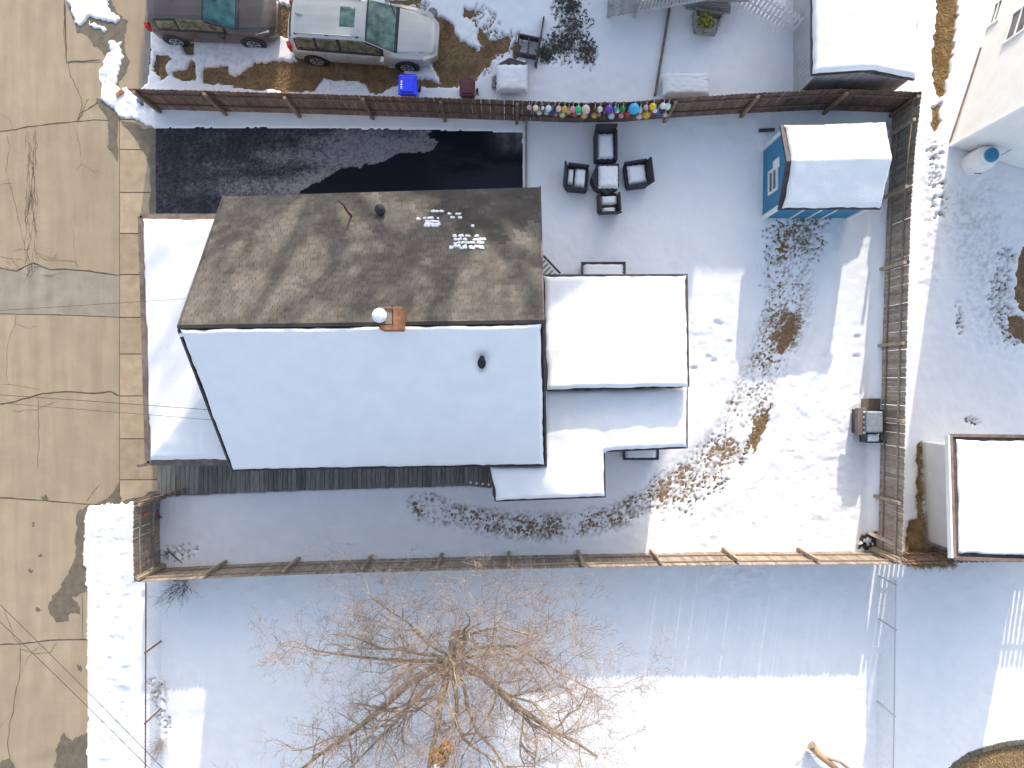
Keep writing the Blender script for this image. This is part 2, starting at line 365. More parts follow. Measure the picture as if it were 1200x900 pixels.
FOOT = [(842, 380), (838, 378), (828, 418), (836, 423), (853, 401), (812, 432), (1003, 395), (1002, 418)]
for k in range(16): FOOT.append((1120+60*rng.random(), 215+170*rng.random()))
STEP = 1.6
xs = np.arange(-70, 1271, STEP); ys = np.arange(-70, 971, STEP)
ext = [45, 100, 200, 400, 800, 2000, 5000, 12000]
xs = np.concatenate([[-70-e for e in ext[::-1]], xs, [1271+e for e in ext]]); ys = np.concatenate([[-70-e for e in ext[::-1]], ys, [971+e for e in ext]])
gx, gy = np.meshgrid(xs, ys); px = gx.ravel(); py = gy.ravel()
hh = snowh(px, py); dirt_v = DIRT
# soften only the snow side so that the bank edges slope
H2 = hh.reshape(gx.shape); K = H2.copy()
for dx, dy in ((1, 0), (-1, 0), (0, 1), (0, -1)): K += np.roll(np.roll(H2, dx, 1), dy, 0)
K /= 5; H2 = np.where(H2 > 0, np.minimum(H2, K*.6+H2*.4), np.minimum(H2, 0)-.0); hh = H2.ravel()
gs = CAMH/FPX
V = np.stack([(px-600)*gs, (450-py)*gs, hh], 1)
F = gridfaces(len(xs), len(ys))[:, ::-1]
keep = (hh[F] > -.028).any(1)
F = F[keep]; used = np.unique(F); mp = np.full(len(px), -1); mp[used] = np.arange(len(used))
sn = npmesh('snow', V[used], mp[F], M['snow'], True, {'dirt': dirt_v[used]}); struct(sn)
g = MB(); g.poly([(-400, -400, 0), (400, -400, 0), (400, 400, 0), (-400, 400, 0)]); struct(g.build('ground', M['soil']))
# ---- road of cast slabs (own gaps), sidewalk, driveway
CR = [[(-60, -700), (141, -700)], [(-60, 160), (0, 155), (20, 152), (35, 149), (60, 146), (90, 143), (110, 141), (141, 142)],
      [(-60, 310), (0, 314), (20, 318), (40, 308), (60, 316), (80, 316), (105, 318), (141, 323)], [(-60, 367), (0, 368), (70, 369), (141, 372)],
      [(-60, 480), (0, 474), (20, 470), (50, 461), (80, 459), (110, 461), (130, 459), (141, 464)], [(-60, 580), (0, 583), (50, 586), (104, 591), (141, 593)],
      [(-60, 757), (0, 755), (25, 754), (60, 750), (141, 747)], [(-60, 1700), (141, 1700)]]
road = struct(MB().prism([xy(G(-2000, -3000)), xy(G(-2000, 3500)), xy(G(141, 3500)), xy(G(141, -3000))], -.1, .006).build('road', M['crack']))
for i in range(len(CR)-1):
    a = CR[i]; b = CR[i+1]; gp = .4
    pts = [(x, y+gp) for x, y in a]+[(x, y-gp) for x, y in b[::-1]]
    sl_ = MB().prism([xy(G(max(x, -60)+(.4 if x < 0 else -.6), y)) for x, y in pts], -.08, .022+.003*(i % 2))
    sl_.build('slab', M['concrete_grey'] if i == 2 else M['concrete'], road)
for k, y in enumerate(range(-500, 1300, 300)):
    MB().prism([xy(G(-61, y)), xy(G(-61, y+299)), xy(G(-330, y+299)), xy(G(-330, y))], -.08, .022+.003*(k % 2)).build('slab', M['concrete'], road)
apron = [(79, -200), (79, 73), (119, 73), (119, 104), (128, 116), (176, 116), (177, -200)]
MB().prism([xy(G(x, y)) for x, y in apron], -.05, .034).build('slab', M['concrete'], road, label='curb-side apron slab under melting snow')
def ribbon(mb, pts, w, z, jit=.8, sub=4):
    q = []
    for i in range(len(pts)-1):
        for k in range(sub):
            t = k/sub; q.append((pts[i][0]*(1-t)+pts[i+1][0]*t+random.uniform(-jit, jit), pts[i][1]*(1-t)+pts[i+1][1]*t+random.uniform(-jit, jit)))
    q.append(pts[-1]); L = []; R_ = []
    for i, p in enumerate(q):
        a = G(*q[max(i-1, 0)]); b = G(*q[min(i+1, len(q)-1)]); d = (b-a); d.z = 0
        if d.length < 1e-6: d = Vector((1, 0, 0))
        d.normalize(); n_ = Vector((-d.y, d.x, 0))*w*random.uniform(.4, 1.1)*(.35 if i in (0, len(q)-1) else 1)/2; c = G(*p)
        L.append((c.x+n_.x, c.y+n_.y, z)); R_.append((c.x-n_.x, c.y-n_.y, z))
    for i in range(len(q)-1): mb.poly([R_[i], R_[i+1], L[i+1], L[i]])
cr = MB()
for c in CR[1:-1]: ribbon(cr, [q for q in c if q[0] > -100], .045 if c is not CR[3] else .02, .0275, .5)
for pts, w in [([(76, 0), (76, 40), (80, 72), (84, 90), (95, 112), (98, 124), (92, 140)], .018), ([(105, 116), (98, 128), (90, 143)], .02), ([(120, 116), (108, 126), (98, 132), (92, 142)], .035), ([(130, 146), (131, 155), (127, 170)], .02),
               ([(86, 146), (94, 170), (97, 192), (90, 200)], .012), ([(97, 192), (112, 202), (118, 200)], .01), ([(10, 160), (12, 175), (8, 200), (14, 225)], .012), ([(0, 133), (12, 140), (16, 153)], .012), ([(0, 217), (14, 215), (14, 224)], .012),
               ([(20, 370), (19, 380), (10, 400), (8, 440), (12, 452)], .014), ([(20, 380), (35, 385), (44, 382)], .012), ([(14, 220), (22, 255), (28, 280), (32, 306)], .014), ([(46, 300), (60, 306), (88, 306), (92, 314)], .014), ([(0, 300), (14, 304), (24, 314)], .016),
               ([(84, 250), (88, 290), (90, 314)], .008), ([(45, 462), (46, 500), (46, 520), (45, 550)], .018), ([(16, 482), (44, 480), (52, 476), (70, 470)], .012), ([(0, 450), (25, 452), (50, 458)], .01), ([(102, 588), (110, 575), (117, 568)], .018),
               ([(4, 710), (10, 725), (16, 745), (25, 756)], .02), ([(24, 756), (25, 788), (19, 812), (17, 832), (12, 850), (10, 875), (14, 900)], .026), ([(25, 760), (40, 765), (60, 764), (68, 752)], .014), ([(24, 790), (34, 770), (48, 755)], .012), ([(17, 832), (6, 845), (0, 852)], .01), ([(97, 640), (97, 748)], .04),
               ([(76, -60), (76, 0)], .03), ([(77, 0), (78, 40), (79, 73)], .05), ([(79, 73), (119, 71)], .05)]:
    ribbon(cr, pts, w, .0285 if pts[0][0] not in (77, 79) else .037)
for k in range(75):     # crazed strip
    x = 37+random.uniform(-5, 6); y = random.uniform(150, 316)
    ribbon(cr, [(x, y), (x+random.uniform(-3, 3), y+random.uniform(5, 14)), (x+random.uniform(-5, 5), y+random.uniform(14, 24))], .014, .0288+.00005*k, .6, 2)
for k in range(14):
    x = random.uniform(2, 60); y = 312+random.uniform(-18, 14); ribbon(cr, [(x, y), (x+random.uniform(4, 14), y+random.uniform(-5, 5)), (x+random.uniform(14, 24), y+random.uniform(-6, 6))], .01, .033+.00005*k, .6, 2)
c_ = cr.build('crack', M['crack'], road, stuff=True)
wet_shadow = MB()
def blob(mb, pts, z, n=5, s=0):
    q = []
    for i in range(len(pts)):
        a = pts[i]; b = pts[(i+1) % len(pts)]
        for k in range(n):
            t = k/n; x = a[0]*(1-t)+b[0]*t; y = a[1]*(1-t)+b[1]*t
            q.append(xy(G(x+2.2*(float(vnoise(x*.35, y*.35, s))-.5)*2, y+2.2*(float(vnoise(x*.35, y*.35, s+9))-.5)*2)))
    mb.prism(q, z-.004, z)
for i, p in enumerate([[(80, 8), (92, 38), (104, 42), (108, 52), (120, 60), (124, 70), (120, 76), (128, 100), (140, 100), (142, 96), (152, 78), (148, 60), (146, 46), (150, 26), (138, 16), (130, 0), (100, 4)],
                       [(112, 116), (126, 118), (138, 124), (139, 190), (128, 172), (128, 140)], [(142, 142), (156, 145), (170, 152), (184, 150), (184, 262), (176, 262), (178, 200), (172, 182), (164, 168)],
                       [(110, 592), (128, 584), (141, 566), (143, 588), (185, 574), (185, 588), (140, 598)], [(108, 590), (92, 600), (90, 630), (88, 655), (80, 672), (70, 690), (58, 705), (57, 716), (66, 728), (80, 728), (84, 718), (96, 720), (92, 706), (86, 700), (104, 690), (108, 640)],
                       [(74, 858), (84, 866), (104, 858), (108, 905), (64, 905), (66, 880)], [(48, 580), (56, 580), (57, 588), (50, 586)], [(38, 612), (42, 612), (41, 617), (38, 616)], [(35, 666), (39, 667), (38, 671), (35, 670)], [(43, 711), (48, 712), (47, 716), (43, 715)], [(92, 779), (97, 779), (97, 785), (92, 785)], [(0, 892), (12, 888), (20, 900), (20, 915), (0, 915)], [(46, 649), (49, 649), (49, 652), (46, 652)]]):
    blob(wet_shadow, p, .041 if i in (0, 1) else (.0585 if i == 2 else (.06 if i == 3 else .032)), s=i)  # third patch paints in the fence end's shadow on the sidewalk; others are wet
w_ = wet_shadow.build('wet_and_shadow_patch', M['wet'], road, stuff=True)
walkp = struct(MB().prism([xy(G(141, -200)), xy(G(141, 700)), xy(G(186, 700)), xy(G(186, -200))], -.1, .03).build('sidewalk', M['crack']))
J = [120, 141, 176, 226, 274, 322, 372, 415, 464, 514, 562, 612]
for i in range(len(J)-1):
    z = .052+.004*((i*7) % 3-1)*.5
    MB().prism([xy(G(141.6, J[i]+.5)), xy(G(141.6, J[i+1]-.5)), xy(G(182.6 if 150 < J[i] < 250 else 185.5, J[i+1]-.5)), xy(G(182.6 if 150 < J[i] < 250 else 185.5, J[i]+.5))], -.05, z).build('paving_slab', M['walk'], walkp)
kb = MB().prism([xy(G(173, -200)), xy(G(179, -200)), xy(G(177, 60)), xy(G(174, 102)), xy(G(168, 102)), xy(G(171, 60))], 0, .06)
struct(kb.build('kerb', M['walk_grey']))
# driveway: fine grid carrying frost and thaw masks (real differences of surface)
dxs = np.arange(183, 613.5, 1.5); dys = np.arange(149, 264, 1.5); ax, ay = np.meshgrid(dxs, dys); x = ax.ravel(); y = ay.ravel()
WETP = [(330, 262), (352, 226), (400, 200), (440, 192), (470, 180), (508, 178), (512, 166), (500, 158), (512, 152), (640, 150), (640, 270), (320, 270)]
wx, wy = warp(x, y, 4, .1, 3)
wet = inpoly(wx, wy, WETP).astype(float)
d, _, _ = segdist(wx, wy, WETP[:8])
fine_ = .5*fbm(x*.45, y*.45, 3, 61)+.5*vnoise(x*.66, y*.66, 67); strk = fbm(x*.22, y*.035, 3, 62)
frost = (fbm(x*.012, y*.05, 5, 60)-.30)*1.5+.5*np.exp(-d/16)
frost = np.clip(frost*(.1+1.25*fine_*fine_*2+.35*strk), 0, .85)*sstep(200, 310, x+50*fbm(x*.04, y*.04, 3, 63))
frost = np.maximum(frost, .34*strk*sstep(.2, .8, fine_)+.07)*(1-wet)
ed = sstep(560, 612, x)*sstep(190, 158, y)*fbm(x*.12, y*.12, 4, 65)
hz = sstep(480, 560, x)*np.clip((fbm(x*.02, y*.06, 4, 66)-.42)*.35, 0, .06)
frost = np.where(wet > 0, np.clip(hz+ed*.9, 0, .8), frost)
am = bpy.data.materials.new('asphalt'); am.use_nodes = True; N = am.node_tree.nodes; Kk = am.node_tree.links; b = N['Principled BSDF']
at = N.new('ShaderNodeAttribute'); at.attribute_name = 'frost'; no = N.new('ShaderNodeTexNoise'); no.inputs['Scale'].default_value = 40; no.inputs['Detail'].default_value = 8
tc = N.new('ShaderNodeTexCoord'); Kk.new(tc.outputs['Object'], no.inputs['Vector'])
mm = N.new('ShaderNodeMath'); mm.operation = 'MULTIPLY'; mr = N.new('ShaderNodeMapRange'); mr.inputs[1].default_value = .3; mr.inputs[2].default_value = .7; mr.inputs[3].default_value = .45; mr.inputs[4].default_value = 1.45
Kk.new(no.outputs['Fac'], mr.inputs[0]); Kk.new(mr.outputs[0], mm.inputs[0]); Kk.new(at.outputs['Fac'], mm.inputs[1])
mx = N.new('ShaderNodeMix'); mx.data_type = 'RGBA'; mx.inputs[6].default_value = (.010, .013, .02, 1); mx.inputs[7].default_value = (.30, .285, .30, 1); Kk.new(mm.outputs[0], mx.inputs[0]); Kk.new(mx.outputs[2], b.inputs['Base Color'])
b.inputs['Roughness'].default_value = .95; b.inputs['Specular IOR Level'].default_value = .06
bp = N.new('ShaderNodeBump'); bp.inputs['Strength'].default_value = .3; bp.inputs['Distance'].default_value = .01; Kk.new(no.outputs['Fac'], bp.inputs['Height']); Kk.new(bp.outputs[0], b.inputs['Normal'])
dv = npmesh('driveway', np.stack([(x-600)*gs, (450-y)*gs, .05+.006*fbm(x*.05, y*.05, 2, 70)], 1), gridfaces(len(dxs), len(dys))[:, ::-1], am, True, {'frost': frost}); struct(dv)
eb = MB().beam(G(616.5, 135, .12), G(616.5, 262, .12), .07, .16); tag(eb.build('edging_board', M['siding_old']), 'thin grey timber edging between the black driveway and the snowy yard', 'edging')
# dead grass blades where soil is bare
def blades(name, poly_list, n, h, m, label_kind=True, leaning=1.0):
    X = []; Y = []
    for q in poly_list:
        a0, a1 = min(a for a, b in q), max(a for a, b in q); b0, b1 = min(b for a, b in q), max(b for a, b in q)
        k = int(n*(a1-a0)*(b1-b0)/1000.0); x = rng.uniform(a0, a1, k); y = rng.uniform(b0, b1, k); X.append(x); Y.append(y)
    X = np.concatenate(X); Y = np.concatenate(Y); ok = snowh(X, Y) < 0; X = X[ok]; Y = Y[ok]; k = len(X)
    wx_ = (X-600)*gs; wy_ = (450-Y)*gs; a = rng.uniform(0, 6.28, k); L = h*rng.uniform(.5, 1.4, k); w = .007+rng.random(k)*.006; ln = rng.uniform(.4, 1.2, k)*leaning
    V = np.zeros((k, 3, 3)); V[:, 0] = np.stack([wx_-w*np.sin(a), wy_+w*np.cos(a), np.full(k, -.005)], 1); V[:, 1] = np.stack([wx_+w*np.sin(a), wy_-w*np.cos(a), np.full(k, -.005)], 1)
    V[:, 2] = np.stack([wx_+L*ln*np.cos(a), wy_+L*ln*np.sin(a), L*.8], 1)
    o = npmesh(name, V.reshape(-1, 3), np.arange(3*k).reshape(-1, 3), m, False); o['kind'] = 'stuff'; return o
o = blades('dead_grass', BARE[:13], 1000, .06, M['straw2']); tag(o, 'flattened brown winter turf showing through snow around the parked cars', 'grass')
o = blades('dead_grass', BARE[13:15], 1500, .10, M['straw']); tag(o, 'straw coloured grass strip beside the white sided house', 'grass')
o = blades('dead_grass', BARE[15:17]+BARE[20:], 900, .06, M['straw2']); tag(o, 'bare turf patches along the thawed track and east lot', 'grass')
o = blades('dead_grass', BARE[17:19], 1800, .24, M['straw']); tag(o, 'tangled dry grass clump at the garage foundation', 'grass')
o = blades('dead_grass', BARE[19:20], 700, .05, M['straw']); tag(o, 'round golden grass patch at the bottom right corner', 'grass')
# ------------------------------------------------------------------ FENCES
def lerp_poly(pts, step):
    out = []; carry = 0.0
    for i in range(len(pts)-1):
        a = Vector(pts[i][:2]); b = Vector(pts[i+1][:2]); L = (b-a).length; d = (b-a)/L; t = carry
        while t < L: out.append((a+d*t, math.atan2(d.y, d.x))); t += step
        carry = t-L
    return out
picket_cache = {}
def picket_mesh(key, w, h, t=.018, dog=True, m=None):
    mb = MB(); c = w*.28 if dog else 0
    if dog: pr = [(-w/2, 0), (w/2, 0), (w/2, h-c), (w/2-c, h), (-w/2+c, h), (-w/2, h-c)]
    else: pr = [(-w/2, 0), (w/2, 0), (w/2, h-w*.7), (0, h), (-w/2, h-w*.7)]
    n = len(pr); b0 = 0; mb.v = [(a, -t/2, z) for a, z in pr]+[(a, t/2, z) for a, z in pr]
    mb.face(tuple(range(n))); mb.face(tuple(range(n, 2*n))[::-1])
    for i in range(n): mb.face((i, i+n, (i+1) % n+n, (i+1) % n)[::-1] if False else (i, n+i, n+(i+1) % n, (i+1) % n))
    return mb
def fence(name, label, top, ztop, inner, m_p, m_post, posts, w=.143, gap=.003, railz=(1.42, .62), postw=.095, dog=True, zb=.0, lean=.0):
    line = [P(x, y, ztop) for x, y in top]; t = thing(name, label, 'fence', (line[0].x, line[0].y, 0))
    proto = None; pts = lerp_poly(line, w+gap); inn = Vector(inner)
    for i, (p, a) in enumerate(pts):
        z = zb+random.uniform(-.02, .02); loc = (p.x-t.location.x, p.y-t.location.y, z)
        if proto is None:
            proto = picket_mesh('p', w, ztop-zb, dog=dog).build('picket', m_p, t, local=True); proto.location = loc; proto.rotation_euler = (0, 0, a)
        else:
            c = share(proto, 'picket', loc, a+random.uniform(-.02, .02), t); c.rotation_euler.y = random.gauss(0, .0035)
            if random.random() < .06: c.scale.x = .92
    off = Vector((inn.x, inn.y, 0))
    for zr in railz:
        for i in range(len(line)-1):
            a = Vector((line[i].x, line[i].y, zr))+off*.04; b_ = Vector((line[i+1].x, line[i+1].y, zr))+off*.04
            MB().beam(a, b_, .038, .07).build('rail', m_p, t)
    for (x, y) in posts:
        q = P(x, y, ztop)+off*.10; h = ztop+random.uniform(-.05, .06)
        MB().box((q.x, q.y, h/2), (postw, postw, h)).build('post', m_post, t)
    return t
zt = 1.76
NT = [(152, 104), (300, 108), (430, 112), (520, 115), (610, 118), (680, 120.5), (740, 119.5), (790, 115), (890, 109), (985, 104.5), (1080, 108)]
fence('board_fence', 'long brown board fence along the north side of the yard and driveway', NT, zt, (0, -1), M['fence_brown'], M['post'], [(157, 104), (240, 107), (333, 110), (425, 112), (516, 115), (606, 118), (792, 116), (888, 110), (992, 106), (1076, 109)])
ET = [(1080, 109), (1073, 170), (1068, 235), (1066, 290), (1064, 350), (1062, 430), (1060, 530), (1057, 660)]
fence('board_fence', 'tall weathered board fence running down the right side of the yard', ET, zt, (-1, 0), M['fence_grey'], M['post_pale'], [(1075, 140), (1067, 218), (1065, 307), (1063, 402), (1061, 494), (1058, 590), (1057, 655)])
ST = [(157, 682), (300, 675), (420, 671), (600, 666.5), (700, 664.5), (850, 662), (1057, 661)]
fence('board_fence', 'weathered board fence across the bottom of the yard beneath the bare tree', ST, zt, (0, 1), M['fence_grey'], M['post_pale'], [(160, 681), (240, 677), (332, 673), (424, 670), (512, 668), (596, 666), (683, 664), (775, 663), (866, 661), (960, 661), (1050, 661)])
WT = [(157, 590), (156, 636), (157, 682)]
fence('board_fence', 'short sunlit board fence between snowy kerb strip and side yard', WT, zt, (1, 0), M['fence_grey'], M['post_pale'], [(159, 592), (159, 678)])
# short return of the side gate
gt = thing('side_gate', 'narrow board gate closing the side yard beside the grey walkway', 'gate', G(186, 581))
for k in range(5):
    a = P(160+k*7, 589-k*2.1, 1.7); MB().box((a.x+.02, a.y, .82), (.14, .02, 1.6), rz=.3).build('board', M['fence_grey'], gt)
MB().beam(P(158, 589, 1.4), P(193, 579, 1.4), .04, .08).build('rail', M['post_pale'], gt)
# snow caught on the short fence's middle rail
o = MB().tube([P(171, 640, .72)+Vector((.0, 0, 0)), P(171.5, 612, .72)], .045, 6).build('snow_ridge', M['snow'], smooth=True); tag(o, 'thin line of snow lying on the rail of the short kerb fence', 'snow')
# neighbour's picket run below the garage
fence('board_fence', 'dark picket fence passing below the white garage', [(1062, 662), (1200, 657), (1330, 655)], 1.7, (0, 1), M['fence_brown'], M['post'], [(1130, 660), (1210, 657), (1300, 655)], w=.10, gap=.06, dog=False)
# ------------------------------------------------------------------ MAIN HOUSE
def plane(p, q, r):
    p, q, r = Vector(p), Vector(q), Vector(r); n = (q-p).cross(r-p); n.normalize()
    return lambda x, y: p.z-(n.x*(x-p.x)+n.y*(y-p.y))/n.z
def wallring(mb, poly, z0, z1, t=.0):
    n = len(poly)
    for i in range(n):
        a = poly[i]; b = poly[(i+1) % n]; mb.poly([(a[0], a[1], z0), (b[0], b[1], z0), (b[0], b[1], z1), (a[0], a[1], z1)])
def lap_siding(parent, a, b, z0, z1, m, board=.2, normal=None, ztop=None):
    """lap boards along wall a->b (outside on the right); joined in one part"""
    a = Vector((a[0], a[1], 0)); b = Vector((b[0], b[1], 0)); d = (b-a).normalized(); n = Vector((d.y, -d.x, 0)); mb = MB(); z = z0; L = (b-a).length
    while z < z1-.01:
        zt_ = min(z+board, z1); s0, s1 = 0, L
        if ztop: 
            s0, s1 = ztop((z+zt_)/2, L)
            if s1-s0 < .05: z += board; continue
        p = a+d*s0; q = a+d*s1
        mb.hexa([p+n*.001+Vector((0, 0, z)), q+n*.001+Vector((0, 0, z)), q+n*.028+Vector((0, 0, z)), p+n*.028+Vector((0, 0, z)), p+Vector((0, 0, zt_)), q+Vector((0, 0, zt_)), q+n*.008+Vector((0, 0, zt_)), p+n*.008+Vector((0, 0, zt_))])
        z += board
    o = mb.build('siding', m, parent); o['kind'] = 'stuff'; return o
def window(parent, c, d, w, h, m=None, t=.05):
    """window on a wall: centre c, wall direction d (2D angle); outward normal to the right of d"""
    c = Vector(c); d = Vector((math.cos(d), math.sin(d), 0)); n = Vector((d.y, -d.x, 0)); u = Vector((0, 0, 1)); mb = MB(); m = m or M['white']; f = .07
    for e, (ww, hh_) in (((0, h/2+f/2), (w+2*f, f)), ((0, -h/2-f/2), (w+2*f, f)), ((-w/2-f/2, 0), (f, h)), ((w/2+f/2, 0), (f, h)), ((0, 0), (w, .035))):
        q = c+d*e[0]+u*e[1]+n*.045; mb.beam(q-d*ww/2, q+d*ww/2, .06, hh_) if True else None
    fr = mb.build('window', m, parent)
    MB().hexa([c+d*s*w/2+n*o_+u*v*h/2 for v in (-1, 1) for s, o_ in ((-1, .0), (1, .0), (1, .034), (-1, .034))]).build('pane', M['asphalt_dark'], fr)
    return fr
ZE, ZR = 3.0, 6.0
A = P(262, 231, ZE); B = P(633, 220.5, ZE); Rw = P(208.5, 384, ZR); Re = P(637, 378, ZR); Cc = P(640, 545, ZE); D = P(272, 551, ZE)
hb = G(305, 545); house = thing('house', 'grey house with bare shingles on one roof slope and snow on the other', 'house', (hb.x, hb.y, 0))
u = (B-A); u.z = 0; u.normalize(); v = Vector((-u.y, u.x, 0))
inA = A+u*.3-v*.35; inB = B-u*.3-v*.35; inC = Cc-u*.3+v*.35; inD = D+u*.3+v*.35
wm = MB(); wallring(wm, [xy(inD), xy(inC), xy(inB), xy(inA)], 0, 3.05)
rwi = Rw+u*.3; rei = Re-u*.3
wm.poly([(inA.x, inA.y, 3.05), (inD.x, inD.y, 3.05), (rwi.x, rwi.y, 5.75)]); wm.poly([(inC.x, inC.y, 3.05), (inB.x, inB.y, 3.05), (rei.x, rei.y, 5.75)])
wm.build('wall', M['siding_grey'], house)
def gabletop(zz, L):
    if zz < 3.05: return 0, L
    k = (zz-3.05)/2.7*L/2; return k, L-k
lap_siding(house, xy(inA), xy(inD), .3, 5.7, M['siding_grey'], ztop=gabletop); lap_siding(house, xy(inC), xy(inB), .3, 5.7, M['siding_grey'], ztop=gabletop)
lap_siding(house, xy(inD), xy(inC), .3, 3.0, M['siding_grey']); lap_siding(house, xy(inB), xy(inA), .3, 3.0, M['siding_grey'])
ua = math.atan2(u.y, u.x)
for t in (.15, .4, .7): q = inD+(inC-inD)*t; window(house, (q.x, q.y, 1.7), ua, .9, 1.2)
for t in (.2, .5, .8): q = inB+(inA-inB)*t; window(house, (q.x, q.y, 1.8), ua+math.pi, .9, 1.1)
for t in (.38, .62): q = inA+(inD-inA)*t; window(house, (q.x, q.y, 4.2), ua-math.pi/2, .8, 1.1); q = inC+(inB-inC)*t; window(house, (q.x, q.y, 4.2), ua+math.pi/2, .8, 1.1)
rf = MB(); th = Vector((0, 0, -.14))
for q in ([A, B, Re, Rw], [Rw, Re, Cc, D]): rf.hexa([p+th-Vector((0, 0, .001)) for p in (q[0], q[3], q[2], q[1])][::1]+[p-Vector((0, 0, .02)) for p in (q[0], q[3], q[2], q[1])])
roof = rf.build('roof', M['roof_dark'], house)
# shingles on the thawed slope
def shingles(parent, e0, e1, r1, r0, rows, wid, m, name='shingle'):
    """courses from eave e0->e1 up to ridge r0->r1; butts proud of the course above"""
    e0, e1, r0, r1 = map(Vector, (e0, e1, r0, r1)); n = (e1-e0).cross(r0-e0).normalized()
    if n.z < 0: n = -n
    verts = []; faces = []; tone = []
    for r in range(rows):
        a = e0.lerp(r0, r/rows); b = e1.lerp(r1, r/rows); c = e1.lerp(r1, min(1, (r+1.15)/rows)); d = e0.lerp(r0, min(1, (r+1.15)/rows)); k = int((b-a).length/wid); off = random.random()
        for i in range(-1, k+1):
            t0 = max(0, (i+off)/k); t1 = min(1, (i+1+off)/k)
            if t1-t0 < .15/k: continue
            g_ = .004/(b-a).length; h1 = random.uniform(.016, .024); q = [a.lerp(b, t0+g_), a.lerp(b, t1-g_), d.lerp(c, t1-g_), d.lerp(c, t0+g_)]
            q[0] = q[0]+(e0-r0).normalized()*random.uniform(0, .012)
            bi = len(verts); verts += [tuple(q[0]+n*h1), tuple(q[1]+n*h1), tuple(q[2]+n*.004), tuple(q[3]+n*.004), tuple(q[0]), tuple(q[1]), tuple(q[2]-n*.003), tuple(q[3]-n*.003)]
            faces += [(bi, bi+1, bi+2, bi+3), (bi+4, bi+5, bi+1, bi), (bi+5, bi+6, bi+2, bi+1), (bi+7, bi+4, bi, bi+3)]
            tn = random.random()*.8+.1
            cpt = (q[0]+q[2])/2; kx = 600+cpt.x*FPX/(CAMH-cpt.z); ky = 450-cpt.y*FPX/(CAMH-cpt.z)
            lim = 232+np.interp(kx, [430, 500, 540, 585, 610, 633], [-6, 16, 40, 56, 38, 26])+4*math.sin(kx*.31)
            if kx > 430 and ky < lim and name == 'shingle': tn = tn*.35-.75  # tone darkened for damp shingles with the neighbour gable's shadow painted in
            if random.random() < .08: tn = 0
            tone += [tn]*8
    off3 = Vector((0, 0, 0)); q = parent
    while q is not None: off3 += q.location; q = q.parent
    o = npmesh(name, np.array(verts)-np.array(off3), np.array(faces), m, False, {'tone': np.array(tone)}); o.parent = parent; o['kind'] = 'stuff'; return o
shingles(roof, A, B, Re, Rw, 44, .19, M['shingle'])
fm = MB()
for a, b_ in ((A, Rw), (Rw, D), (D, Cc), (Cc, Re), (Re, B), (B, A)): fm.beam(a-Vector((0, 0, .09)), b_-Vector((0, 0, .09)), .05, .2)
fm.build('fascia', M['trim_dark'], house)
cpm = MB(); k = 30
for i in range(k):
    a = Rw.lerp(Re, i/k)+Vector((0, 0, .03)); b_ = Rw.lerp(Re, (i+1.1)/k)+Vector((0, 0, .03)); cpm.beam(a+Vector((0, .02, .0)), b_+Vector((0, .02, .008)), .09, .02)
o = cpm.build('ridge_cap', M['roof_dark'], roof); 
Rs = Rw-v*.03; Rs2 = Re-v*.03; pl = plane(Rw, Re, D)
pm = [xy(Rs+u*.05), xy(Rs2-u*.05), xy(Cc-u*.06+v*.02), xy(D+u*.05+v*.02)]
snow_on(pm, pl, .13, house, .07, seed=11, lump=.05, vent=[(P(565, 420, 5).x, P(565, 419, 5).y, .26), (P(565, 430, 5).x, P(565, 428, 5).y, .16)], edge=.1)
# crumbly snow lip along the ridge and last snow on the shingles
pn_ = plane(A, B, Rw); mb = MB(); lip = MB()
def crumb(mb, c, r, s=None):
    s = s or random.Random(int(c[0]*991+c[1]*77)); n = 6; prof = [(r*.9, 0), (r, r*.25), (r*.6, r*.55), (r*.15, r*.62)]
    st = len(mb.v); mb.lathe(prof, c, n)
    for i in range(st, len(mb.v)): x_, y_, z_ = mb.v[i]; mb.v[i] = (c[0]+(x_-c[0])*s.uniform(.7, 1.5), c[1]+(y_-c[1])*s.uniform(.7, 1.2), z_)
for i in range(70):
    q = Rw.lerp(Re, (i+random.random()*.6)/70)-v*random.uniform(.12, .18); crumb(lip, (q.x, q.y, pl(q.x, q.y)+.02), random.uniform(.03, .07))
lip.build('snow_crumb', M['snow'], house, smooth=True, stuff=True)
for i in range(120):
    r = random.random()
    if r < .55: px_, py_ = random.uniform(528, 568), random.choice([277, 281, 285, 289, 291])+random.uniform(-.5, .5)
    elif r < .8: px_, py_ = random.uniform(497, 516), random.choice([256, 260, 263, 265])
    else: px_, py_ = random.choice([(random.uniform(504, 522), 248), (random.uniform(526, 541), random.choice([251, 255])), (490, 257), (554, 265)])
    z_ = 3.9; 
    for _ in range(4): q = P(px_, py_, z_); z_ = pn_(q.x, q.y)
    crumb(mb, (q.x, q.y, z_+.01), random.uniform(.035, .06))
mb.build('snow_patch', M['snow'], roof, smooth=True, stuff=True)
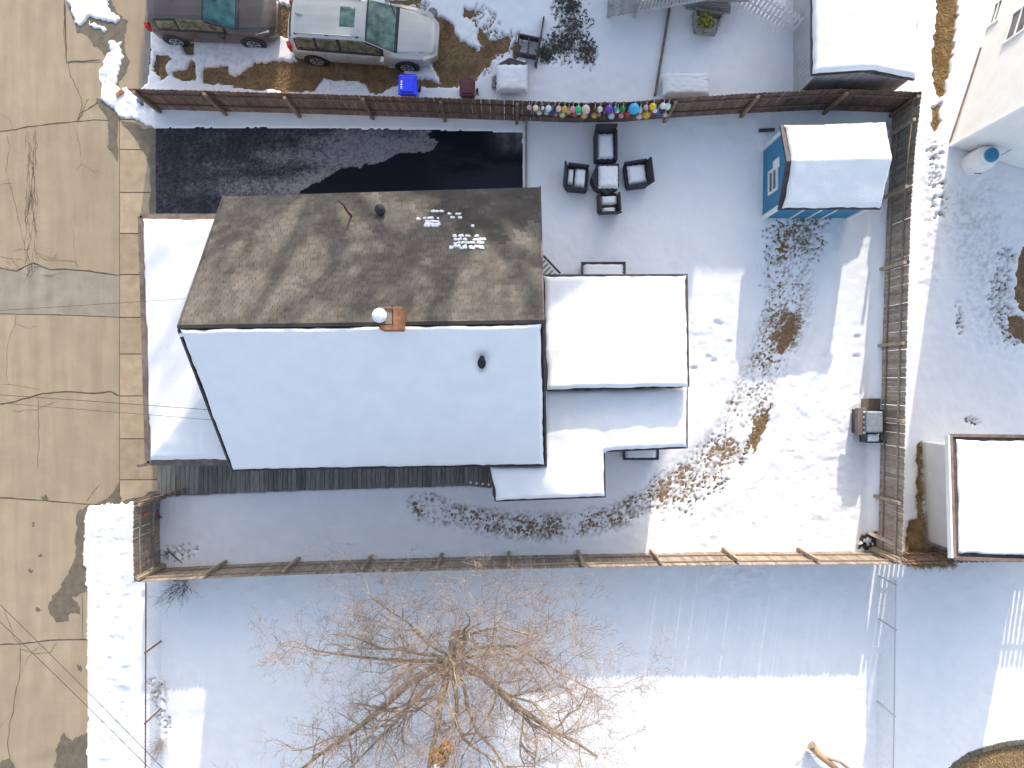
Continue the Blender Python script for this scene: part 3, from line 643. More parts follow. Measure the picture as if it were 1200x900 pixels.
# chimney, cowl, vents
def on_roof(x, y, pf, z=4.5):
    for _ in range(6): q = P(x, y, z); z = pf(q.x, q.y)
    return Vector((q.x, q.y, z))
q = on_roof(463, 374, pn_, 5.8); ch = thing('chimney_stack', '', 'x'); bpy.data.objects.remove(ch)
chm = MB().box((q.x, q.y-.05, 6.0), (.50, .50, 1.1)).build('chimney', M['mortar'], house)
cb = None
for r in range(15):
    z = 5.55+r*.075
    for s in range(4):
        for k in range(3 if (r+s) % 2 else 2):
            nn = 3 if (r+s) % 2 else 2; L = .50/nn; t = -.25+L*(k+.5)
            loc = {0: (t, -.255), 1: (.255, t), 2: (t, .255), 3: (-.255, t)}[s]; dim = (L-.012, .03, .062) if s in (0, 2) else (.03, L-.012, .062)
            MB().box((q.x+loc[0], q.y-.05+loc[1], z), dim).build('brick', M['brick'], chm)
    if r > 13: break
MB().box((q.x+.17, q.y-.05, 6.62), (.2, .56, .14)).box((q.x-.08, q.y-.27, 6.62), (.3, .12, .12)).build('brick_cap', M['brick'], chm, bevel=.01)
MB().box((q.x-.12, q.y+.03, 6.57), (.3, .42, .04)).build('mortar_crown', M['mortar'], chm)
cw = MB(); c0 = (q.x-.25, q.y+.02, 6.45); cw.lathe([(.11, 0), (.11, .22), (.175, .23), (.18, .29), (.12, .35), (.02, .38)], c0, 16); cw.build('flue_cowl', M['white'], chm)
for k in range(8):
    a = k*math.pi/4; MB().box((c0[0]+.12*math.cos(a), c0[1]+.12*math.sin(a), c0[2]+.385), (.17, .012, .02), rz=a, ry=.35).build('cowl_rib', M['white'], chm) if False else None
q = on_roof(447, 248, pn_, 3.4); o = MB().lathe([(.12, -.1), (.12, .22), (.15, .22), (.15, .3), (.03, .34)], q, 12).build('roof_vent', M['black'], house)
q = on_roof(412, 253, pn_, 3.6); o = MB().tube([q-Vector((0, 0, .1)), q+Vector((0, 0, .55)), q+Vector((-.04, .12, .75)), q+Vector((-.2, .25, .78))], .035, 8).build('bent_pipe', M['rust'], house)
q = on_roof(565, 420, pl, 5.2); MB().tube([q-Vector((0, 0, .1)), q+Vector((0, 0, .28))], .06, 10).build('vent_pipe', M['black'], house)
# porch
pz = 2.55; PA = P(164, 253, pz); PB = P(172.5, 543, pz); pxr = inA.x+.02
s_ = .27
def porchz(x, y):
    x = np.asarray(x); y = np.asarray(y)
    xl = PA.x+(PB.x-PA.x)*(y-PA.y)/(PB.y-PA.y)
    return pz+s_*np.minimum(np.minimum(x-xl, PA.y-y), y-PB.y)
def pv(x, y, dz=0): return Vector((x, y, float(porchz(x, y))+dz))
E1 = pv(inA.x, PA.y-(inA.x-PA.x)); E2 = pv(inD.x, PB.y+(inD.x-PB.x)); C1 = Vector((inA.x, PA.y, pz)); C2 = Vector((inD.x, PB.y, pz))
pr_ = MB(); z1 = Vector((0, 0, -.02))
for f in ([PA, PB, E2, E1], [PA, E1, C1], [PB, C2, E2]):
    pr_.poly([p+z1 for p in f])
pr_.poly([PA+Vector((0, 0, -.12)), C1+Vector((0, 0, -.12)), C2+Vector((0, 0, -.12)), PB+Vector((0, 0, -.12))])
pr_.build('porch_roof', M['trim_brown'], house)
gm = MB(); dn = Vector((0, 0, -.06))
for a, b_ in ((PA, PB), (C1, PA), (PB, C2)): gm.beam(a+dn, b_+dn, .13, .12)
gm.tube([PB+Vector((0, -.02, -.05)), PB+Vector((-.18, -.06, -.12)), PB+Vector((-.42, -.10, -.3))], .05, 6)
gm.build('gutter', M['trim_brown'], house)
snow_on([(PA.x+.12, PA.y-.1), (PB.x+.12, PB.y+.1), (inD.x+.02, PB.y+.1), (inA.x+.02, PA.y-.1)], porchz, .11, house, .07, name='porch_snow', seed=21, edge=.12)
for t in (.02, .35, .65, .98):
    q = PA.lerp(PB, t); MB().box((q.x+.3, q.y, 1.3), (.14, .14, 2.4)).build('porch_post', M['white'], house)
MB().prism([(PA.x+.15, PA.y-.1), (PB.x+.15, PB.y+.1), (inD.x, PB.y+.1), (inA.x, PA.y-.1)], 0, .35).build('porch_floor', M['deck'], house)
# rear additions
def addition(name_, px_poly, zf, zt_list, depth, seed):
    pass
Q = [P(636, 321.5, 3.0), P(806, 321, 3.0), P(808, 453.5, 3.3), P(640, 457, 3.3)]
zf1 = plane(Q[0], Q[1], Q[2])
am_ = MB(); am_.hexa([q+Vector((0, 0, -.16)) for q in Q[::-1]]+[q+Vector((0, 0, -.01)) for q in Q[::-1]]); am_.build('rear_roof', M['trim_dark'], house)
snow_on([xy(Q[0]+Vector((.02, -.05, 0))), xy(Q[1]+Vector((-.05, -.05, 0))), xy(Q[2]+Vector((-.05, 0, 0))), xy(Q[3]+Vector((.02, 0, 0)))], zf1, .14, house, .07, seed=31, lump=.07, edge=.12)
Lp = [(636, 456), (806, 452), (806, 525.5), (709, 530), (710, 583), (580, 588), (572, 546), (636, 544)]
z2 = 2.78
LW = [xy(P(a, b, z2)) for a, b in Lp]
MB().prism(LW, z2-.16, z2-.01).build('rear_roof', M['trim_dark'], house)
def zf2(x, y): return z2+0*np.asarray(x)
LS = [xy(P(a, b, z2)) for a, b in [(637, 457), (804.5, 453), (804.5, 524), (707.5, 528.5), (708.5, 581.5), (581, 586.5), (574, 546), (637, 545)]]
snow_on(LS, zf2, .12, house, .07, seed=41, lump=.09, edge=.12)
def inset_wall(pts_px, z, parent, z1):
    poly = [xy(P(a, b, z)) for a, b in pts_px]; mb = MB(); n = len(poly)
    if sum(poly[i][0]*poly[(i+1) % n][1]-poly[(i+1) % n][0]*poly[i][1] for i in range(n)) < 0: poly = poly[::-1]
    wallring(mb, poly, 0, z1); mb.build('wall', M['siding_grey'], parent)
    for i in range(n): lap_siding(parent, poly[i], poly[(i+1) % n], .2, z1, M['siding_grey'])
    return poly
inset_wall([(640, 330), (797, 330), (797, 446), (640, 446)], 3.0, house, 2.84)
w2 = inset_wall([(640, 455), (797, 455), (797, 517), (701, 521), (701, 575), (588, 580), (582, 546), (640, 546)], z2, house, z2-.17)
window(house, (P(797, 380, 3).x, P(797, 380, 3).y, 1.7), math.pi/2, 1.0, 1.0); window(house, (P(797, 485, 3).x, P(797, 485, 3).y, 1.7), math.pi/2, .8, 1.0); window(house, (P(760, 518.7, 2.78).x, P(760, 518.6, 2.78).y, 1.2), .0, .85, 2.0)
# ---- grey plank walkway
wk = thing('walkway', 'weathered grey plank walkway along the shaded side of the house', 'walkway', G(187, 560))
np_ = 72; pro = None
for i in range(np_):
    x0 = 187.5+(577-187.5)*i/np_; wv = (577-187.5)/np_*gs-.012; yb = 579-(x0-187)*.030; yt = 533
    q = G(x0+2.6, (yb+yt)/2, .17+random.uniform(-.006, .006)); L = (yb-yt)*gs+random.uniform(-.02, .03)
    if pro is None: pro = MB().box((0, 0, 0), (wv, 1, .03)).build('plank', M['deck'], wk, local=True); c = pro
    else: c = share(pro, 'plank', (0, 0, 0), 0, wk)
    c.location = q-wk.location; c.scale = (1, L, 1); c.rotation_euler = (0, 0, random.gauss(.0, .004)); c.location.z = q.z
MB().beam(G(188, 575, .09), G(576, 563.5, .09), .05, .15).build('joist', M['deck'], wk); MB().beam(G(188, 537, .09), G(576, 536, .09), .05, .15).build('joist', M['deck'], wk)
stp = thing('garden_step', 'small dark timber step dusted with snow at the end of the plank walkway', 'step', G(552, 566))
for k in range(4): q = G(552+k*7, 565+k*.8, .1); MB().box((q.x, q.y, .1), (.17, .2, .16), rz=-.15).build('step_board', M['trim_brown'], stp); MB().lathe([(.05, 0), (.04, .03), (.01, .04)], (q.x, q.y+.02, .18), 8).build('snow_lump', M['snow'], stp, smooth=True)
dsp = thing('downspout', 'dark downspout hanging from the corner of the low snowy roof', 'downspout', G(583, 573)); MB().tube([P(578, 552, 2.4), P(579, 580, 2.5), P(585, 574, .2)], .045, 8).build('pipe', M['trim_dark'], dsp); MB().tube([P(577.5, 550, 2.66), P(581, 586, 2.66)], .05, 6).build('gutter', M['trim_dark'], dsp)
# ------------------------------------------------------------------ BACKYARD FURNITURE
def snow_pad(mb, cx, cy, z, w, d, h, n=10, seed=0):
    b = len(mb.v)
    for j in range(n+1):
        for i in range(n+1):
            a, c = i/n, j/n; e = min(a, 1-a, c, 1-c)*2; k = math.sqrt(max(0, 1-(1-min(1, e*3.2))**2))
            mb.v.append((cx+(a-.5)*w*(1+.03*math.sin(j*2.1+seed)), cy+(c-.5)*d*(1+.03*math.sin(i*1.7+seed)), z+h*k*(.9+.2*random.random())))
    for j in range(n):
        for i in range(n): a = b+j*(n+1)+i; mb.face((a, a+1, a+n+2, a+n+1))
def armchair(label, p, rz, w=.74, d=.78, snowy=1.0, group='wicker seats round the patio table', lump=1):
    t = thing('wicker_armchair', label, 'chair', (p.x, p.y, .08), rz, group)   # back towards +y
    bk = .16
    MB().box((0, -.02, .24), (w-.1, d-.1, .16)).build('seat', M['wicker'], t, local=True, bevel=.02)
    MB().hexa([Vector(q) for q in ((-w/2, d/2-.14, .1), (w/2, d/2-.12, .1), (w/2, d/2-.04, .1), (-w/2, d/2-.04, .1), (-w/2-.03, d/2+.02, .78), (w/2+.03, d/2+.02, .78), (w/2+.03, d/2+.08, .78), (-w/2-.03, d/2+.08, .78))]).build('backrest', M['wicker'], t, local=True, bevel=.025)
    for s in (-1, 1):
        MB().hexa([Vector(q) for q in ((s*w/2-.04, -d/2, .05), (s*w/2+.04, -d/2, .05), (s*w/2+.04, d/2-.1, .05), (s*w/2-.04, d/2-.1, .05), (s*w/2-.04, -d/2-.02, .52), (s*w/2+.04, -d/2-.02, .52), (s*w/2+.04, d/2-.05, .62), (s*w/2-.04, d/2-.05, .62))]).build('armrest', M['wicker'], t, local=True, bevel=.025)
        for e in (-1, 1): MB().box((s*(w/2-.05), e*(d/2-.08), .02), (.06, .06, .2)).build('leg', M['wicker'], t, local=True)
    MB().box((0, -d/2, .2), (w-.1, .06, .22)).build('front_apron', M['wicker'], t, local=True, bevel=.02)
    m_ = MB()
    if lump == 1: snow_pad(m_, 0, -.01, .31, w-.10, d-.16, .14)
    else:
        snow_pad(m_, 0, -.12, .32, (w-.12), (d-.2)*.62, .13, 8, 2); snow_pad(m_, .02, .20, .33, (w-.14)*.85, (d-.2)*.33, .12, 8, 5)
    m_.build('snow_cushion', M['snow'], t, local=True, smooth=True); return t
armchair('deep wicker chair filled with snow, between the patio table and the north fence', G(707.5, 176), 0.02, .66, 1.0)
armchair('wicker chair turned slightly, right of the patio table', G(744, 209), -math.pi/2+.12, .76, .76)
armchair('wicker chair with two snow lumps left of the patio table', G(674, 213), math.pi/2-.08, .76, .74, lump=2)
armchair('wicker chair below the patio table, dark patches showing through its snow', G(711.5, 243), math.pi+.04, .66, .66, lump=2)
pt = thing('patio_table', 'dark patio table with a thick square slab of snow on top', 'table', G(709, 212))
MB().prism([xy(P(a, b, .58)) for a, b in ((692.5, 208), (699, 192.5), (725.5, 191.5), (725.5, 219), (711, 228), (697, 219))], .05, .58).build('table_base', M['wicker'], pt, bevel=.02)
q = P(713.5, 206, .75); m_ = MB(); snow_pad(m_, q.x, q.y, .575, .64, .74, .17, 14); m_.build('snow_block', M['snow'], pt, smooth=True)
def framed_box(name, label, cat, x0, y0, x1, y1, z, zsn=.06):
    a = P(x0, y0, z); b_ = P(x1, y1, z); cx, cy = (a.x+b_.x)/2, (a.y+b_.y)/2; w = abs(b_.x-a.x); d = abs(a.y-b_.y); t = thing(name, label, cat, (cx, cy, 0))
    MB().box((cx, cy, z/2), (w-.08, d-.08, z-.04)).build('body', M['trim_dark'], t)
    for s in (-1, 1): MB().box((cx+s*(w/2-.03), cy, z), (.06, d, .08)).build('frame_side', M['trim_dark'], t); MB().box((cx, cy+s*(d/2-.03), z), (w-.12, .06, .08)).build('frame_end', M['trim_dark'], t)
    m_ = MB(); snow_pad(m_, cx, cy, z-.02, w-.13, d-.13, zsn+.03, 12); m_.build('snow_top', M['snow'], t, smooth=True); return t
framed_box('bench', 'dark framed bench holding snow against the back wall under the rear roof', 'bench', 681, 307, 733, 330, .5)
framed_box('storage_box', 'low dark edged box with snow on its lid in the shaded back corner', 'box', 730, 524, 772, 539, .5)
st = thing('slatted_steps', 'dark slatted steps poking out where driveway corner meets the rear addition', 'steps', G(645, 320))
for k in range(6):
    a = P(636+k*3.2, 301+k*3.4, .8); MB().beam((a.x, a.y, .75-.08*k), (a.x-.35, a.y-.35, .75-.08*k), .06, .03).build('tread', M['siding_old'], st)
MB().beam(P(637, 300, .85), P(656, 320, .5), .05, .12).build('stringer', M['trim_dark'], st)
# ---- coloured floats on the fence
def fence_pt(px_, py_, off=.17):
    tl = [P(a, b, zt) for a, b in NT]; r = Vector(((px_-600)/FPX, (450-py_)/FPX))
    z = 1.0
    for _ in range(8):
        x_ = r.x*(CAMH-z); yf = None
        for i in range(len(tl)-1):
            if tl[i].x <= x_ <= tl[i+1].x: k = (x_-tl[i].x)/(tl[i+1].x-tl[i].x); yf = tl[i].y*(1-k)+tl[i+1].y*k
        if yf is None: yf = tl[4].y
        z = CAMH-(yf-off)/r.y
    return Vector((r.x*(CAMH-z), yf-off, max(.25, min(1.65, z))))
FL = [(65, 115, 'dusty pink', (.5, .33, .37), 1), (112, 130, 'cream', (.75, .70, .50), 1.1), (92, 192, 'black and white', (.06, .05, .06), 1.1), (138, 170, 'pale green', (.5, .6, .45), 1), (165, 130, 'small white', (.7, .7, .66), .7), (210, 118, 'frosty white', (.66, .72, .76), 1.2), (193, 170, 'pale grey', (.5, .56, .58), 1), (237, 160, 'navy', (.03, .06, .16), 1.2),
      (285, 128, 'peach', (.75, .5, .38), 1.1), (330, 122, 'orange gold', (.62, .33, .08), 1.2), (355, 158, 'amber', (.6, .36, .09), 1.2), (260, 182, 'mauve', (.35, .2, .3), .9), (310, 185, 'lime', (.52, .66, .25), 1.3), (390, 130, 'rose pink', (.62, .30, .38), 1.2), (432, 128, 'emerald green', (.03, .5, .15), 1.4), (430, 168, 'mint white', (.55, .68, .6), .9), (400, 182, 'raspberry', (.5, .08, .15), 1),
      (483, 145, 'large shell pink', (.72, .52, .48), 1.7), (470, 190, 'large mustard', (.6, .42, .13), 1.4), (548, 148, 'dark brown', (.08, .04, .03), 1.1), (545, 190, 'honey', (.62, .40, .12), 1.2), (592, 130, 'ivory', (.7, .62, .5), 1.1), (580, 182, 'bronze', (.35, .22, .08), 1), (612, 200, 'charcoal', (.07, .06, .08), 1.3), (655, 138, 'deep purple', (.16, .05, .38), 1.6), (672, 192, 'silver blue', (.5, .56, .68), 1.4),
      (708, 120, 'teal', (.03, .25, .28), 1), (715, 155, 'blush white', (.75, .6, .62), 1), (745, 190, 'salmon', (.65, .35, .33), 1.1), (760, 130, 'forest green', (.02, .22, .07), 1.2), (790, 178, 'brick red', (.45, .05, .05), 1.3), (838, 142, 'big sky blue', (.07, .42, .68), 2.1), (882, 150, 'seafoam', (.35, .62, .5), 1.2), (878, 195, 'pale rose', (.68, .48, .5), 1.3), (935, 115, 'rose and white', (.65, .35, .42), 1), (930, 182, 'golden yellow', (.68, .43, .05), 1.7),
      (985, 112, 'bright yellow', (.75, .55, .04), 1.4), (993, 152, 'chalk white', (.75, .75, .75), 1.1), (1012, 164, 'royal blue', (.06, .14, .42), 1.1), (968, 160, 'crimson', (.4, .03, .07), .9), (1062, 105, 'bone white', (.7, .7, .68), 1.2), (1088, 125, 'celadon', (.6, .72, .65), 1.3), (1068, 185, 'lilac', (.6, .45, .55), 1.1)]
for i, (a, b_, nm, c, s) in enumerate(FL):
    q = fence_pt(610+a/6.316, 105+b_/6.316); r = .082*s
    t = thing('fence_float', f'{nm} rounded float hanging on the north fence above the patio', 'float', (q.x, q.y, q.z), 0, 'coloured floats strung on the fence')
    mt_ = mat('paint_'+nm.replace(' ', '_'), c, tuple(min(1, x*1.25) for x in c), 20, .45)
    prof = [(r*.15, -r*1.35), (r*.7, -r*1.0), (r*.98, -r*.4), (r, .1*r), (r*.85, r*.65), (r*.45, r*1.1), (r*.16, r*1.3)]
    MB().lathe(prof, (0, 0, 0), 12).build('body', mt_, t, local=True, smooth=True)
    MB().tube([(0, 0, r*1.25), (0, .05, r*1.25+.1), (0, .1, r*1.25+.12)], .008, 4).build('cord', M['white'], t, local=True)
    if i % 3 == 0: MB().lathe([(r*1.01, -r*.12), (r*1.03, 0), (r*1.01, r*.12)], (0, 0, 0), 12).build('band', M['white'] if i % 2 else M['black'], t, local=True)
tr = thing('fence_trough', 'long grey snowy ledge at the foot of the fence below the coloured floats', 'ledge', G(690, 140)); a = G(625, 137.5, .3); b_ = G(783, 139, .3)
MB().beam(a, b_, .12, .05).build('board', M['siding_old'], tr); MB().tube([a+Vector((0, 0, .03)), b_+Vector((0, 0, .03))], .04, 6).build('snow_line', M['snow'], tr, smooth=True)
# ---- blue shed
ZS, ZSR = 1.95, 2.45
SN = [P(914.5, 146.5, ZS), P(1036.5, 143.5, ZS), P(1045, 186.5, ZSR), P(922, 189, ZSR), P(912, 245.5, ZS), P(1032, 245, ZS)]
shed = thing('garden_shed', 'bright blue garden shed with white trim and half shaded snowy roof', 'shed', G(891, 258))
e = .16; wl = [xy(SN[0]+Vector((e, -e, 0))), xy(SN[4]+Vector((e-.02, e, 0))), xy(SN[5]+Vector((-e, e, 0))), xy(SN[1]+Vector((-e, -e, 0)))]
wl[0] = (G(893, 175).x, wl[0][1]); wl[1] = (G(892, 175).x, wl[1][1])
wm = MB(); wallring(wm, wl, 0, ZS-.05); rm = (SN[2]+SN[3])/2
wm.poly([(wl[0][0], wl[0][1], ZS-.05), (wl[1][0], wl[1][1], ZS-.05), (wl[0][0], rm.y, ZSR-.12)]); wm.poly([(wl[2][0], wl[2][1], ZS-.05), (wl[3][0], wl[3][1], ZS-.05), (wl[2][0], rm.y, ZSR-.12)])
wm.build('wall', M['blue'], shed)
for q in wl: MB().box((q[0], q[1], .97), (.11, .11, 1.94)).build('corner_trim', M['white'], shed)
for t in (.32, .52, .69): MB().box((wl[1][0]+(wl[2][0]-wl[1][0])*t, wl[1][1]-.012, .95), (.05, .03, 1.88)).build('batten', M['white'], shed)
MB().beam((wl[0][0]-.02, wl[0][1], ZS-.1), (wl[0][0]-.02, rm.y, ZSR-.2), .03, .1).build('rake_trim', M['white'], shed); MB().beam((wl[1][0]-.02, wl[1][1], ZS-.1), (wl[1][0]-.02, rm.y, ZSR-.2), .03, .1).build('rake_trim', M['white'], shed)
window(shed, (wl[0][0]-.005, (wl[0][1]*.42+wl[1][1]*.58), 1.12), -math.pi/2, .62, .62); MB().box((wl[0][0]-.03, wl[0][1]*.62+wl[1][1]*.38, 1.35), (.03, .32, .5)).build('shutter', M['white'], shed)
sr = MB()
for q in ([SN[0], SN[3], SN[2], SN[1]], [SN[3], SN[4], SN[5], SN[2]]): sr.hexa([p+Vector((0, 0, -.1)) for p in q]+[p+Vector((0, 0, -.01)) for p in q])
sr.build('roof', M['trim_dark'], shed)
f1 = plane(SN[0], SN[1], SN[2]); f2 = plane(SN[3], SN[2], SN[4])
def shz(x, y): return np.minimum(f1(x, y), f2(x, y))
snow_on([(SN[0].x+.1, SN[0].y-.02), (SN[3].x+.13, SN[3].y), (SN[4].x+.1, SN[4].y+.02), (SN[5].x-.02, SN[5].y+.02), (SN[2].x-.02, SN[2].y), (SN[1].x-.02, SN[1].y-.02)], shz, .15, shed, .05, seed=51, edge=.09, lump=.03)
pr = thing('wooden_prop', 'dark timber prop lying in snow at the blue shed corner', 'timber', G(892, 153)); MB().beam(P(889, 153, .15), P(908, 152, .3), .09, .09).build('beam', M['trim_dark'], pr)
# ---- grill
gr = thing('barbecue_grill', 'steel barbecue grill with side shelf and lidded hood by the right hand fence', 'grill', G(1020, 490))
def pb(mb, x0, y0, x1, y1, za, zb_):
    a = P(x0, y0, zb_); b_ = P(x1, y1, zb_); mb.box(((a.x+b_.x)/2, (a.y+b_.y)/2, (za+zb_)/2), (abs(b_.x-a.x), abs(b_.y-a.y), zb_-za)); return mb
pb(MB(), 1016, 482, 1035, 507, .6, 1.12).build('hood', M['steel'], gr, bevel=.05)
pb(MB(), 1005, 478, 1015.5, 510, .72, .92).build('control_panel', M['trim_brown'], gr, bevel=.02)
for k in range(5): a = P(1013, 483+k*6, .95); MB().lathe([(.035, 0), (.03, .04)], (a.x, a.y, .92), 10).build('knob', M['white'], gr)
pb(MB(), 1015.5, 507.5, 1032, 519, .3, .8).build('side_shelf', M['black'], gr); a = P(1024, 513, .85); m_ = MB(); snow_pad(m_, a.x, a.y, .8, .36, .24, .08, 8); m_.build('snow_lump', M['snow'], gr, smooth=True)
for a, b_ in ((1007, 480), (1033, 480), (1007, 508), (1031, 517)): q = P(a, b_, .3); MB().box((q.x, q.y, .35), (.05, .05, .7)).build('leg', M['black'], gr)
pb(MB(), 1006, 480, 1033, 508, .15, .62).build('cabinet', M['black'], gr)
bd = thing('plywood_board', 'brown plywood board lying beside the grill on the snow', 'board', G(1020, 473)); pb(MB(), 1010, 467, 1032, 480, .25, .32).build('panel', M['trim_brown'], bd); pb(MB(), 1012, 469, 1030, 478, .0, .25).build('support', M['trim_dark'], bd)
# ---- timber and litter in the fence corner
for k, (a, b_, l_) in enumerate((((1018, 624, .5), (1056, 642, 1.5), 'pale plank leaning from the snow onto the right fence corner'), ((1024, 642, .3), (1055, 659, 1.45), 'weathered plank leaning low in the fence corner'))):
    t = thing('leaning_plank', l_, 'plank', P(*a)); MB().beam(P(*a), P(*b_), .12, .06).build('board', M['post_pale'], t)
lt = thing('yard_debris', 'crumpled black and white plastic heap in the fence corner', 'debris', G(1018, 636))
for k in range(16): q = G(1012+random.uniform(-8, 10), 636+random.uniform(-5, 5)); MB().box((q.x, q.y, .14), (random.uniform(.08, .25), random.uniform(.05, .12), .08), rz=random.uniform(0, 3), rx=random.uniform(-.4, .4), ry=random.uniform(-.4, .4)).build('scrap', M['black'] if k % 3 else M['white'], lt)
for k in range(9):
    q = G(1009+random.uniform(-4, 14), 628+random.uniform(-6, 6)); MB().tube([q+Vector((0, 0, .1)), q+Vector((random.uniform(-.25, .25), random.uniform(-.2, .2), .25))], .012, 4).build('stick', M['twig_dark'], lt)
# toys at west fence
fl = thing('garden_flag', 'small blue and red pinwheel flag leaning in snow beside the short kerb fence', 'flag', G(187, 598))
for k, (c, nm) in enumerate((((.03, .08, .35), 'blue'), ((.5, .03, .06), 'red'), ((.03, .10, .4), 'blue'), ((.45, .03, .08), 'red'), ((.05, .12, .3), 'blue'))):
    q = G(186+k*1.6-(k % 2)*1, 592+k*2.8, .28); MB().box(q, (.14, .05, .16), rz=.6*k, rx=.4).build('sail', mat('sail_'+nm+str(k), c, rough=.6), fl)
MB().tube([G(184, 600, .1), G(190, 597, .6)], .012, 6).build('stick', M['white'], fl)
og = thing('fence_ornament', 'small orange ornament hanging on the short sunlit fence', 'ornament', P(167, 602, 1.2)); orm = mat('orange_paint', (.7, .10, .02), (.8, .16, .03), 9, .5)
for k in range(5): a = k*1.256; q = P(167, 602, 1.2); MB().lathe([(.02, -.03), (.05, 0), (.02, .03)], (q.x+.07*math.cos(a), q.y+.07*math.sin(a), 1.2), 8).build('petal', orm, og, smooth=True)
for k, (a, b_, r, c, nm) in enumerate(((164, 117, .11, (.2, .22, .27), 'dark grey'), (171, 115, .10, (.6, .58, .55), 'pale grey'), (173, 121, .11, (.62, .58, .54), 'tan'), (166, 121, .06, (.1, .1, .13), 'small black'))):
    q = G(a+3, b_+3, .12); st_ = MB().lathe([(r*.8, 0), (r, r*.4), (r*.8, r*.8), (r*.3, r)], q, 10).build('stone', mat('stone'+str(k), c, tuple(x*1.2 for x in c), 9, .8), smooth=True); tag(st_, f'{nm} round stone at the fence end by the driveway', 'stone', 'stones at the fence end')
q = G(143, 111, .1); o = MB().box(q, (.28, .12, .12), rz=.7).build('brick_chunk', M['brick']); tag(o, 'reddish brick chunk poking from the snow by the street corner', 'brick')
# ------------------------------------------------------------------ VEHICLES
def car(kind, label, loc, rz, L, Wd, Ht, paint, glass_m, S, bands, win, extras):
    t = thing('parked_car', label, 'car', loc, rz, 'cars parked on the brown lawn')
    T = np.linspace(0, 1, 101); arr = {k: np.interp(T, S['t'], S[k]) for k in ('w', 'zb', 'zt', 'yt')}
    for k in arr:
        a = arr[k].copy()
        for _ in range(2): a[1:-1] = (a[:-2]+2*a[1:-1]+a[2:])/4
        arr[k] = a
    sec = []
    for i in range(101):
        w, zb, zt_, yt = arr['w'][i], arr['zb'][i], arr['zt'][i], arr['yt'][i]
        kn = [(w*.90, .2), (w*.985, .34), (w, .55), (w*.985, zb-.05), (w*.96, zb), (min(yt+.05, w*.95), max(zt_-.07, zb+.005)), (yt-.03, max(zt_-.015, zb+.01)), (yt*.5, zt_+.015), (0, zt_+.025)]
        v_ = np.linspace(0, 8, 49); ky = np.array([k[0] for k in kn]); kz = np.array([k[1] for k in kn]); sec.append((np.interp(v_, range(9), ky), np.interp(v_, range(9), kz)))
    X = (T-.5)*L; nv = 49; full = []
    for i in range(101):
        y, z = sec[i]; bow = 1
        yy = np.concatenate([y, -y[-2::-1]]); zz = np.concatenate([z, z[-2::-1]])
        # plan rounding of both ends
        xx = X[i]+(.10 if i < 50 else -.14)*((np.abs(yy)/(Wd/2))**3)*(abs(T[i]-.5)*2)**3
        full.append(np.stack([xx, yy, zz], 1))
    V = np.array(full); n2 = 2*nv-1; F = gridfaces(n2, 101)
    ti = (F[:, 0]//n2)/100; vi = (F[:, 0] % n2); side = vi >= nv-1; vp = np.where(side, (n2-2-vi), vi)*8/48.0
    reg = np.zeros(len(F), int)
    names = ['body']
    for k, (nm, t0, t1, v0, v1, f) in enumerate(win):
        m_ = (ti >= t0) & (ti < t1) & (vp >= v0) & (vp < v1)
        if f == 'slant':    # windscreen sides follow the pillar
            m_ &= True
        reg[m_ & (reg == 0)] = k+1; names.append(nm)
    Vf = V.reshape(-1, 3)
    for k, nm in enumerate(names):
        for sd in ((None,) if nm in ('body', 'windscreen', 'sunroof', 'rear_window', 'windscreen_trim') else (0, 1)):
            fm_ = reg == k
            if sd is not None: fm_ &= (side == bool(sd))
            FF = F[fm_]
            if not len(FF): continue
            us = np.unique(FF); mp_ = np.full(len(Vf), -1); mp_[us] = np.arange(len(us))
            o = npmesh(nm, Vf[us], mp_[FF], paint if k == 0 else (M['black'] if 'trim' in nm else (sideglass if nm == 'side_window' else glass_m)), True); o.parent = t
            if k and 'trim' not in nm: sm = o.modifiers.new('solid', 'SOLIDIFY'); sm.thickness = .012; sm.offset = -1
    # ends
    for i, nm in ((0, 'rear_bumper'), (100, 'front_bumper')):
        ring = V[i]; s_n = -1 if i == 0 else 1; m_ = MB(); c = ring.mean(0); outer = [tuple(p) for p in ring]; n_ = len(outer)
        inner = [(p[0]+s_n*.05, p[1]*.93, c[2]+(p[2]-c[2])*.9) for p in ring]; m_.v = outer+inner
        for j in range(n_-1): m_.face((j, j+1, n_+j+1, n_+j))
        m_.face(tuple(range(n_, 2*n_))); m_.build(nm, paint, t, local=True, smooth=False)
    wr = .335
    for fx in (.17, .80):
        for s in (-1, 1):
            cx = (fx-.5)*L; cy = s*(Wd/2-.10); ax_ = Vector((0, s, 0))
            wt = MB().lathe([(wr-.04, -.10), (wr, -.07), (wr, .07), (wr-.03, .105), (wr-.10, .11)], (cx, cy, wr), 24, ax_).build('wheel', M['rubber'], t, local=True, smooth=False)
            MB().lathe([(.225, .0), (.225, .118), (.20, .118), (.19, .10), (.02, .105)], (cx, cy, wr), 20, ax_).build('rim', M['rim'], wt, local=True)
            for k in range(5):
                a = k*1.2566; MB().beam((cx+.05*math.cos(a), cy+s*.118, wr+.05*math.sin(a)), (cx+.2*math.cos(a), cy+s*.118, wr+.2*math.sin(a)), .03, .05).build('spoke', M['rim'], wt, local=True)
            am2 = MB().lathe([(wr+.075, -.05), (wr+.075, .012+.0), (wr+.02, .014)], (cx, s*Wd/2-.012*s, wr+.02), 24, ax_).build('wheel_arch', M['black'], t, local=True)
    extras(t, V, T, arr)
    return t
silver = mat('silver_paint', (.50, .49, .45), (.56, .55, .51), 1.2, .3, metal=.35, spec=.6); taupe = mat('taupe_paint', (.11, .085, .075), (.14, .112, .10), 1.2, .32, metal=.35, spec=.6)
